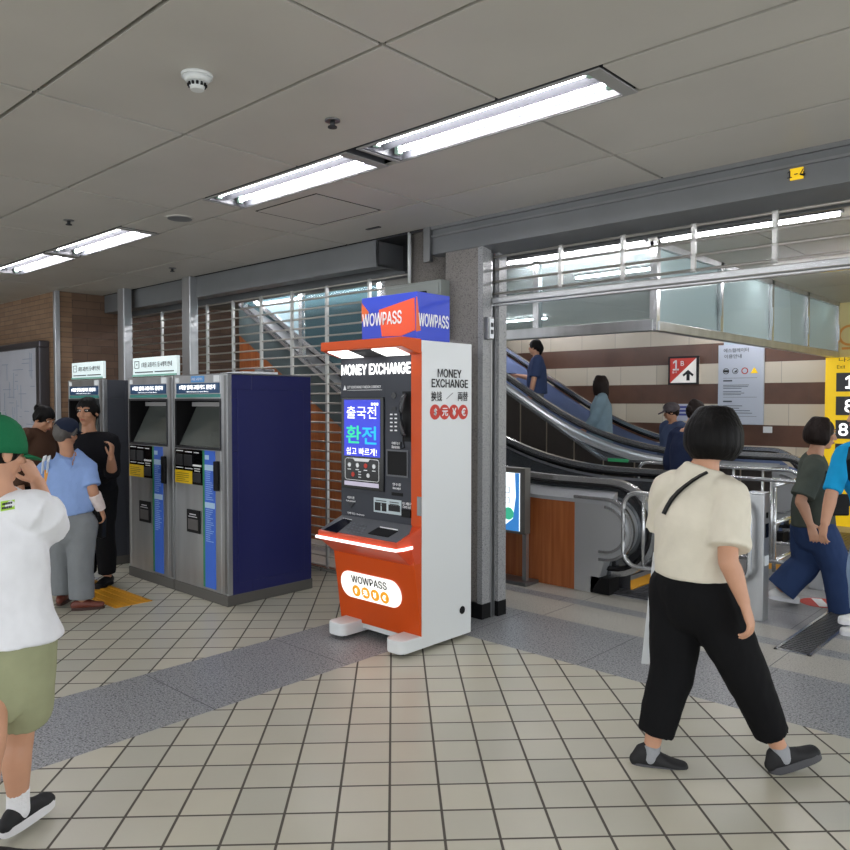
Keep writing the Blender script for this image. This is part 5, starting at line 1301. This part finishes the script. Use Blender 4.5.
trousers(w1, J, cloth('black_cotton', '#131315', bump=.4, bscale=6), rad=(.128, .118, .102, .080), length=.775, pel=(.178, .150), top=.26, voxel=.009)
hair(w1, J, HAIR, bob=-.092, spread=.30, size=(.098, .110, .106))
for s in 'lr':
    sock(w1, J, s, cloth('grey_knit', '#9b9da1', bump=.3, bscale=90), .025); shoe(w1, J, s, mat('black_suede', '#17171a', rough=.7), mat('sole_grey', '#4a4a4e', rough=.6), L=1.0, tall=.022, sole=.036)
# strap across the back
b = nb(); sp_ = [q for q in (on_surface(ws, u, v, .006) for u, v in ((663.5, 514), (667, 507), (671, 500), (677, 493), (684, 486.5), (692, 480.5), (700, 475.5), (707, 472))) if q]
sweep(b, sp_, .008, .034, up=-FW); obj('bag_strap', b, m_black, w1)
# tall white paper bag carried on the far side
t = thing('paper_bag', 'tall white paper bag carried low by the person in the cream shirt', 'bag', P(652, 660, .36))
q0, q1, q2, q3 = P(653, 552, .34), P(664, 552, .62), P(655, 664, .66), P(641, 664, .36)
b = nb(); prism(b, [q3, q2, q1, q0], hvec(-8) * .09); obj('bag_body', b, m_paper, t, .004)
b = nb(); sweep(b, [q0 * .7 + q1 * .3, J['wr_l'] + V((0, 0, -.05)), q0 * .3 + q1 * .7], .006, .006, n=6); obj('bag_handle', b, m_paper, t)

# --- boy in the green cap, seen from behind
D0 = 2.66
h = 1.56; g = pz(-4, 846); J = stand(g, h, 62)
J['head'] = P(-3, 452); J['hf'] = hvec(62) - UP * .10; J['hu'] = UP + hvec(62) * .10; J['neck'] = P(-4, 488, -.02)
J['f'] = hvec(75); J['r'] = hvec(-15)
sm_ = P(-1, 508); sd = hvec(-14); J['sh_r'] = sm_ + sd * .160; J['sh_l'] = sm_ - sd * .160; J['chest'] = P(0, 550)
J['el_r'] = P(50, 531, .10); J['wr_r'] = P(38, 482, .24)
J['el_l'] = P(-50, 535, .2); J['wr_l'] = P(-12, 480, .30)
hm_ = P(3, 640); hd = hvec(-15); J['hip_r'] = hm_ + hd * .085; J['hip_l'] = hm_ - hd * .085
J['kn_r'] = P(19, 735, .06); J['an_r'] = P(18, 806, .06); J['kn_l'] = P(-10, 738, -.16); J['an_l'] = P(-18, 850, -.22)
J['ft_r'] = hvec(78); J['ft_l'] = hvec(12)
boy = thing('person', 'person in a green cap, white T-shirt and olive shorts at the left edge', 'person', g)
body(boy, J, SKIN, .0045, curls=(.8, .7), palms={'r': -RT * .8 + FW * .2, 'dr': UP * .8 - RT * .5, 'l': RT, 'dl': UP}, thumbs={'r': -FW, 'l': -FW})
m_tee = cloth('white_cotton', '#dfe0e4', bump=.5, bscale=7)
bs_ = shirt(boy, J, m_tee, hem=.02, hemw=(.235, .18), waist=(.185, .145), chest=(.19, .135), shw=(.15, .10), sleeve=.92, sr_=(.080, .080), voxel=.008, it=8)
trousers(boy, J, cloth('olive_cotton', '#9a9d7d', bump=.4), rad=(.112, .115, .118, .10), length=-.34, pel=(.172, .14), voxel=.009, name='shorts')
q = [on_surface(bs_, u, v, .003) for u, v in ((0.5, 511.5), (14.5, 509), (14.5, 499.5), (0.5, 501.5))]
b = nb(); prism(b, q, FW * .002); pt = obj('back_print', b, mat('print_lime', '#9cc93b', rough=.7), boy)
ce = (q[0] + q[1] + q[2] + q[3]) / 4; rt_ = (q[1] - q[0]).normalized(); up_q = (q[3] - q[0]); up_q = (up_q - rt_ * up_q.dot(rt_)).normalized()
b = nb(); text(b, 'ADVENTURE', ce + up_q * .007, rt_, up_q, h=.010, w=.042, bold=.02, depth=.003); text(b, 'ALL OVER', ce - up_q * .007, rt_, up_q, h=.010, w=.042, bold=.02, depth=.003)
b.free(); b = nb()
for k_ in range(6):
    for z_ in (.007, -.007): prism(b, [ce + rt_ * (-.021 + .0072 * k_ + a) + up_q * (z_ + e) - FW * .003 for a, e in ((0, -.004), (.005, -.004), (.005, .004), (0, .004))], FW * .002)
obj('print_marks', b, m_ink, pt)
hair(boy, J, HAIR, sides=False, size=(.08, .097, .085), shift=(-.008, .02))
c, f, u = J['head'], J['hf'].normalized(), J['hu'].normalized(); u = (u - f * u.dot(f)).normalized(); r = f.cross(u); k = h / 1.65
b = nb(); NU, rows = 28, []
for j in range(9):
    a = PI / 2 * j / 8 * 1.0; rows.append([b.verts.new(c + u * (.028 + .112 * math.cos(a) * 1.0 - .03 * (j / 8) ** 3) * k + (r * math.cos(2 * PI * i / NU) * .094 + f * math.sin(2 * PI * i / NU) * .113) * math.sin(a) * k - f * .006 * k) for i in range(NU)] if j else [b.verts.new(c + u * .14 * k - f * .006 * k)])
for i in range(NU): b.faces.new((rows[0][0], rows[1][i], rows[1][(i + 1) % NU]))
for A, Bq in zip(rows[1:-1], rows[2:]):
    for i in range(NU): b.faces.new((A[i], Bq[i], Bq[(i + 1) % NU], A[(i + 1) % NU]))
m_cap = cloth('green_twill', '#1f6b46', bump=.2, bscale=120)
cap = obj('cap', b, m_cap, boy, smooth=True)
sd_ = cap.modifiers.new('th', 'SOLIDIFY'); sd_.thickness = .004
b = nb(); pts_ = []
for i in range(15):
    a = -1.0 + 2.0 * i / 14; pts_.append((math.sin(a) * .088, math.cos(a) * .10 + .0))
outer = [(math.sin(a) * .086, math.cos(a) * .165 + .01) for a in [1.0 - 2.0 * i / 14 for i in range(15)]]
prism(b, [c + r * x * k + f * y * k - u * (.0 + 2.2 * x * x + max(0, y - .1) * .35) * k for x, y in pts_ + outer], u * .004); obj('brim', b, m_cap, cap)
b = nb(); ball(b, c + u * .142 * k - f * .006 * k, .008, 10, 6); obj('cap_button', b, m_cap, cap)
for s in 'lr':
    sock(boy, J, s, cloth('white_knit', '#e4e4e6', bump=.3, bscale=90), .07); shoe(boy, J, s, mat('black_canvas', '#17181b', rough=.7), mat('sole_white', '#dfdfe2', rough=.5), L=1.04, sole=.036)

# --- person in the light blue knit shirt, back to the viewer
D0 = 5.72
h = 1.50; g = pz(74, 609); J = stand(g, h, 80)
J['neck'] = P(67, 456); J['head'] = P(66, 434, .05); J['hf'] = hvec(75) - UP * .12; J['hu'] = UP + hvec(75) * .1
sm_ = P(66, 468); J['sh_l'] = sm_ - RT * .155; J['sh_r'] = sm_ + RT * .155; J['r'] = RT; J['f'] = FW
J['el_r'] = P(93, 491, -.04); J['wr_r'] = P(101, 509, .03); J['el_l'] = P(40, 490, -.0); J['wr_l'] = P(47, 500, .18)
hm_ = P(72, 525); J['hip_l'] = hm_ - RT * .085; J['hip_r'] = hm_ + RT * .085
J['kn_l'] = P(60, 556, .06); J['an_l'] = P(62, 594, .10); J['kn_r'] = P(81, 560); J['an_r'] = P(82, 600)
J['ft_l'] = hvec(95); J['ft_r'] = hvec(20)
m_ = thing('person', 'person in a light blue knit shirt and grey trousers with a bandaged forearm', 'person', g)
body(m_, J, SKIN2, .006, curls=(.8, .8))
shirt(m_, J, cloth('blue_knit', '#8ba6d8', bump=.3, bscale=30), hem=.18, hemw=(.185, .14), waist=(.205, .15), chest=(.20, .14), shw=(.155, .118), sleeve=.80, sr_=(.070, .078), voxel=.010, nk=(.095, .095))
trousers(m_, J, cloth('grey_wool', '#7f8386', bump=.3), rad=(.12, .115, .105, .098), length=.95, pel=(.175, .14), top=.24, voxel=.010)
hair(m_, J, mat('grey_hair', '#4b4642', rough=.5, bump=.3, bscale=50))
k = h / 1.65; c, f, u = J['head'], J['hf'].normalized(), J['hu'].normalized()
b = nb(); ball(b, c + u * .055 * k, (.098 * k, .112 * k, .085 * k), 20, 12, (RT, FW, UP)); tube(b, [c + u * .03 * k + f * .06 * k, c + u * .02 * k + f * .14 * k], [(.07 * k, .01 * k), (.06 * k, .008 * k)], RT); solid('cap', b, cloth('navy_twill', '#232a3c'), m_, .007)
b = nb(); d = (J['wr_r'] - J['el_r']); tube(b, [J['el_r'] + d * .15, J['el_r'] + d * .6, J['wr_r'] + d * .02], [.047, .043, .036], FW, cap0=False, cap1=False); solid('forearm_bandage', b, cloth('gauze', '#e3d6d3', bump=.6, bscale=60), m_, .006, 3)
for s in 'lr': shoe(m_, J, s, mat('brown_leather', '#6b3426', rough=.45), mat('sole_brown', '#3a221b', rough=.6))
t = thing('tote_bag', 'white tote bag with an orange patch carried by the person in light blue', 'bag', P(47, 500, -.05))
b = nb(); q = [P(41, 508, .03), P(41, 474, .03), P(50, 474, .07), P(50, 508, .07)]; prism(b, q, -FW * .08 + RT * -.02); obj('bag_body', b, cloth('tote_canvas', '#e2e0da'), t, .004)
b = nb(); prism(b, [P(44.5, 486, -.06), P(44.5, 470, -.06), P(48.5, 470, -.06), P(48.5, 486, -.06)], -FW * .004); obj('bag_patch', b, mat('patch_orange', '#d8922e'), t)
for du in (0, 5):
    b = nb(); sweep(b, [P(42.5 + du, 476, -.03), P(43 + du, 462, -.12), P(45 + du * .8, 456, -.02), P(46 + du, 466, .12)], .006, .025, up=FW); obj('bag_strap', b, m_paper, t)

# --- person in black, facing the viewer
D0 = 6.15
h = 1.60; g = pz(90, 589); g = g + FW * .15; J = stand(g, h, -95)
J['head'] = P(88, 412); J['neck'] = P(89, 431); J['f'] = -FW; J['r'] = -RT; J['hf'] = -FW + RT * -.1; J['hu'] = UP
sm_ = P(90, 441); J['sh_l'] = sm_ + RT * .165; J['sh_r'] = sm_ - RT * .165; J['chest'] = P(90, 462)
J['el_l'] = P(112, 473, -.02); J['wr_l'] = P(111, 457, -.22); J['el_r'] = P(68, 480); J['wr_r'] = P(72, 500, -.1)
m_ = thing('person', 'person all in black facing the viewer with one hand raised', 'person', g)
body(m_, J, SKIN2, .006, curls=(1.0, .6), palms={'l': -RT, 'dl': UP * .9 + RT * .1}, thumbs={'l': -FW})
shirt(m_, J, cloth('black_jersey', '#16161a'), hem=.0, hemw=(.18, .14), waist=(.175, .135), chest=(.185, .13), shw=(.155, .10), sleeve=1.25, sr_=(.075, .07), voxel=.010)
trousers(m_, J, cloth('black_cotton', '#131315'), length=.95, rad=(.105, .095, .085, .075), voxel=.010)
hair(m_, J, HAIR)
for s in 'lr': shoe(m_, J, s, m_black, m_black)
t = thing('hand_bag', 'small black bag hanging beside the person in black', 'bag', P(99, 530, -.15))
b = nb(); prism(b, [P(94, 537, -.15), P(102, 539, -.15), P(103, 518, -.15), P(95, 518, -.15)], FW * .08); obj('bag_body', b, m_black, t, .008)
b = nb(); sweep(b, [P(96, 519, -.11), P(97, 470, -.17), P(101, 519, -.11)], .006, .012, n=6); obj('bag_strap', b, m_black, t)

# --- person in brown, looking down, behind
D0 = 6.9
h = 1.56; g = pd(40, 540, D0); g.z = 0; J = stand(g, h, -20)
J['head'] = P(44, 419, -.02); J['neck'] = P(36, 432); J['hf'] = hvec(-15) - UP * .55; J['hu'] = UP + hvec(-15) * .5
J['f'] = hvec(-20); J['r'] = hvec(-110)
m_ = thing('person', 'person in a brown top with black hair tied back, looking down beside the map board', 'person', g)
body(m_, J, SKIN2, .007)
shirt(m_, J, cloth('brown_jersey', '#4d372b'), hem=.0, sleeve=1.7, sr_=(.075, .065), voxel=.011)
trousers(m_, J, cloth('black_cotton', '#131315'), voxel=.011)
hair(m_, J, HAIR, bun=((0, -.10, .06), .045))
for s in 'lr': shoe(m_, J, s, m_black, m_black)

# --- person in grey shirt and wide jeans, walking to the right
D0 = 5.72
h = 1.58; g = (pz(790, 601) + pz(846, 622)) / 2; J = stand(g, h, 5)
J['f'] = hvec(20); J['r'] = hvec(-70)
J['head'] = P(822, 434); J['neck'] = P(815, 453); J['hf'] = hvec(-5) - UP * .08; J['hu'] = UP
sm_ = P(813, 464, .02); sd = hvec(-112); J['sh_r'] = sm_ + sd * .15; J['sh_l'] = sm_ - sd * .15; J['chest'] = P(815, 486)
J['el_r'] = P(801, 500, -.17); J['wr_r'] = P(810, 524, -.20); J['el_l'] = P(822, 505, .2); J['wr_l'] = P(828, 525, .22)
hm_ = P(813, 530); hd = hvec(-80); J['hip_r'] = hm_ + hd * .085; J['hip_l'] = hm_ - hd * .085
J['kn_l'] = P(806, 562, .12); J['an_l'] = P(780, 590, .16); J['kn_r'] = P(836, 566, -.06); J['an_r'] = P(846, 611, -.06)
J['ft_l'] = hvec(5) - UP * .18; J['fu_l'] = UP + hvec(5) * .18; J['ft_r'] = hvec(0)
m_ = thing('person', 'person in a dark grey shirt and wide blue jeans walking past the gate post', 'person', g)
body(m_, J, SKIN, .006, curls=(.5, .4))
shirt(m_, J, cloth('grey_green_cotton', '#50564f'), hem=.05, hemw=(.18, .15), waist=(.185, .155), chest=(.185, .145), shw=(.15, .105), sleeve=.92, sr_=(.085, .092), voxel=.009)
trousers(m_, J, cloth('blue_denim', '#33456b', bump=.3), rad=(.12, .118, .115, .122), length=.98, pel=(.17, .14), voxel=.009, name='jeans')
hair(m_, J, HAIRB, bob=-.07)
b = nb(); sweep(b, [P(815, 462, -.11), P(824, 470, -.17), P(836, 486, -.18), P(842, 500, -.14)], .008, .03, up=-FW); obj('bag_strap', b, m_black, m_)
for s in 'lr': shoe(m_, J, s, mat('white_leather', '#e2e2e0', rough=.45), mat('sole_white', '#dfdfe2'), sole=.034)
t = thing('shoulder_bag', 'black shoulder bag on the far hip of the person in wide jeans', 'bag', P(842, 508, -.2))
b = nb(); prism(b, [P(832, 516, -.2), P(850, 516, -.2), P(850, 495, -.2), P(836, 495, -.2)], FW * .09); obj('bag_body', b, m_black, t, .012)
b = nb(); prism(b, [P(833, 506, -.205), P(850, 506, -.205), P(850, 494, -.205), P(836, 494, -.205)], FW * -.006); obj('bag_flap', b, m_black, t)

# --- person in the bright blue top at the right edge
D0 = 5.0
h = 1.56; g = pd(872, 628, D0); g.z = 0; J = stand(g, h, 170)
J['f'] = hvec(175); J['r'] = hvec(85)
J['head'] = P(864, 416); J['neck'] = P(866, 440); J['hf'] = hvec(178); J['hu'] = UP
sm_ = P(864, 452); sd = hvec(-165); J['sh_l'] = sm_ + sd * .155; J['sh_r'] = sm_ - sd * .155; J['chest'] = P(866, 478)
J['el_l'] = P(832, 492, -.10); J['wr_l'] = P(825, 523, -.12); J['el_r'] = P(895, 495, .1); J['wr_r'] = P(890, 525, .0)
J['an_l'] = P(864, 612, -.0); J['kn_l'] = P(861, 565, -.04); J['ft_l'] = hvec(180)
m_ = thing('person', 'person in a bright blue top and pale jeans cut by the right edge', 'person', g)
body(m_, J, SKIN, .006, curls=(.6, .5))
shirt(m_, J, cloth('bright_blue_jersey', '#1f9fd8'), hem=.08, hemw=(.17, .13), waist=(.165, .13), chest=(.175, .13), shw=(.15, .10), sleeve=.98, sr_=(.066, .062), voxel=.009)
trousers(m_, J, cloth('pale_denim', '#93a9c6', bump=.3), rad=(.105, .10, .09, .085), length=.95, pel=(.172, .135), voxel=.009, name='jeans')
hair(m_, J, HAIRB, bob=-.09)
b = nb(); ball(b, P(884, 478, .1), (.13, .1, .19), 16, 10, (RT, FW, UP)); bp_ = solid('backpack', b, m_black, m_, .012, 3)
b = nb(); sweep(b, [P(852, 446, -.12), P(849, 460, -.19), P(851, 480, -.19), P(866, 500, -.13)], .010, .045, up=-FW); obj('backpack_strap', b, m_black, m_)
for s in 'lr': shoe(m_, J, s, mat('white_leather', '#e2e2e0'), mat('sole_white', '#dfdfe2'), sole=.034)

# --- person in navy with a hair bun between the escalators
D0 = 7.15
h = 1.56; g = pd(686, 560, D0); g.z = 0; J = stand(g, h, 20)
J['head'] = P(696, 413); J['neck'] = P(688, 433); J['hf'] = hvec(35) - UP * .25; J['hu'] = UP + hvec(35) * .25
m_ = thing('person', 'person in navy with a dark hair bun standing behind the woman in the cream shirt', 'person', g)
body(m_, J, SKIN, .007)
shirt(m_, J, cloth('navy_cotton', '#2b3450'), hem=.0, sleeve=1.6, sr_=(.078, .07), voxel=.011, hemw=(.19, .15), waist=(.185, .15), chest=(.19, .145))
trousers(m_, J, cloth('navy_trousers', '#23283a'), voxel=.011)
hair(m_, J, HAIRB, bun=((0, -.115, .01), .034), extra=[([(0, -.06, .09), (0, -.10, .07)], [.045, .03])])
for s in 'lr': shoe(m_, J, s, m_black, m_black)

# --- riders of the rear escalator
EY = 9.46
def step_at(x): return rise(x, -4.95)
def rider(u, h, deg, label, y=EY):
    p = py(u, 430, y); g = V((p.x, y, step_at(p.x))); return g, stand(g, h, deg), thing('person', label, 'person', g)
g, J, m_ = rider(601, 1.60, 172, 'person with long dark hair in a pale blue grey coat riding the rear escalator')
J['f'] = V((-1, 0, 0)); J['r'] = V((0, 1, 0)); J['hf'] = V((-.97, .2, .1)); J['hu'] = UP
J['el_l'] = J['sh_l'] + V((-.08, -.06, -.27)); J['wr_l'] = J['el_l'] + V((-.16, .02, -.16))
body(m_, J, SKIN, .008)
shirt(m_, J, cloth('pale_blue_coat', '#7f95a0'), hem=-.30, hemw=(.21, .19), waist=(.20, .16), chest=(.19, .15), sleeve=1.85, sr_=(.082, .075), voxel=.012, name='coat')
trousers(m_, J, cloth('black_cotton', '#131315'), voxel=.012)
hair(m_, J, HAIRB, bob=-.14, voxel=.009, extra=[([(0, -.08, .0), (0, -.10, -.12), (0, -.09, -.23)], [.07, .075, .05])])
for s in 'lr': shoe(m_, J, s, m_black, m_black)
g, J, m_ = rider(536.5, 1.60, 176, 'person with a ponytail in a navy T-shirt riding higher on the rear escalator')
J['f'] = V((-1, 0, 0)); J['r'] = V((0, 1, 0)); J['hf'] = V((-1, -.05, .05)); J['hu'] = UP
J['el_l'] = J['sh_l'] + V((-.03, -.05, -.28)); J['wr_l'] = J['el_l'] + V((-.06, .0, -.24)); J['el_r'] = J['sh_r'] + V((-.1, .05, -.26)); J['wr_r'] = J['el_r'] + V((-.26, -.02, .05))
body(m_, J, SKIN, .008)
shirt(m_, J, cloth('navy_tee', '#3d4a6c'), hem=-.06, hemw=(.195, .165), waist=(.19, .155), chest=(.185, .14), sleeve=.9, sr_=(.082, .09), voxel=.012)
trousers(m_, J, cloth('grey_trousers', '#6f7376'), voxel=.012)
hair(m_, J, HAIR, voxel=.009, extra=[([(0, -.08, .04), (0, -.115, -.02), (0, -.10, -.10)], [.04, .04, .02])])
for s in 'lr': shoe(m_, J, s, m_black, m_black)
b = nb(); ph = J['wr_r'] + V((-.10, -.02, .03)); box(b, ph.x - .07, ph.x + .07, ph.y - .035, ph.y + .035, ph.z - .004, ph.z + .006); tag(obj('phone', b, m_blackg, None, .002), 'dark phone held by the person in the navy T-shirt on the rear escalator', 'phone')
g, J, m_ = rider(673, 1.52, 200, 'person in a checked grey cap and blue jacket stepping onto the rear escalator', 9.3)
J['f'] = V((-.95, -.3, 0)).normalized(); J['r'] = J['f'].cross(UP); J['hf'] = J['f'] - UP * .2; J['hu'] = UP + J['f'] * .2
body(m_, J, SKIN2, .008)
shirt(m_, J, cloth('slate_jacket', '#4a5673'), hem=-.08, hemw=(.2, .17), waist=(.2, .16), chest=(.2, .15), sleeve=1.85, sr_=(.085, .075), voxel=.012, name='jacket')
trousers(m_, J, cloth('navy_trousers', '#23283a'), voxel=.012)
hair(m_, J, HAIRB, voxel=.009)
c, f = J['head'], J['hf'].normalized(); b = nb(); ball(b, c + UP * .055, (.105, .118, .075), 18, 10); tube(b, [c + UP * .03 + f * .08, c + UP * .005 + f * .16], [(.08, .012), (.07, .01)], J['r']); solid('cap', b, cloth('check_tweed', '#5d5658', noise=.3, bump=.3), m_, .009)
for s in 'lr': shoe(m_, J, s, m_black, m_black)

bpy.data.objects.remove(FOLD)
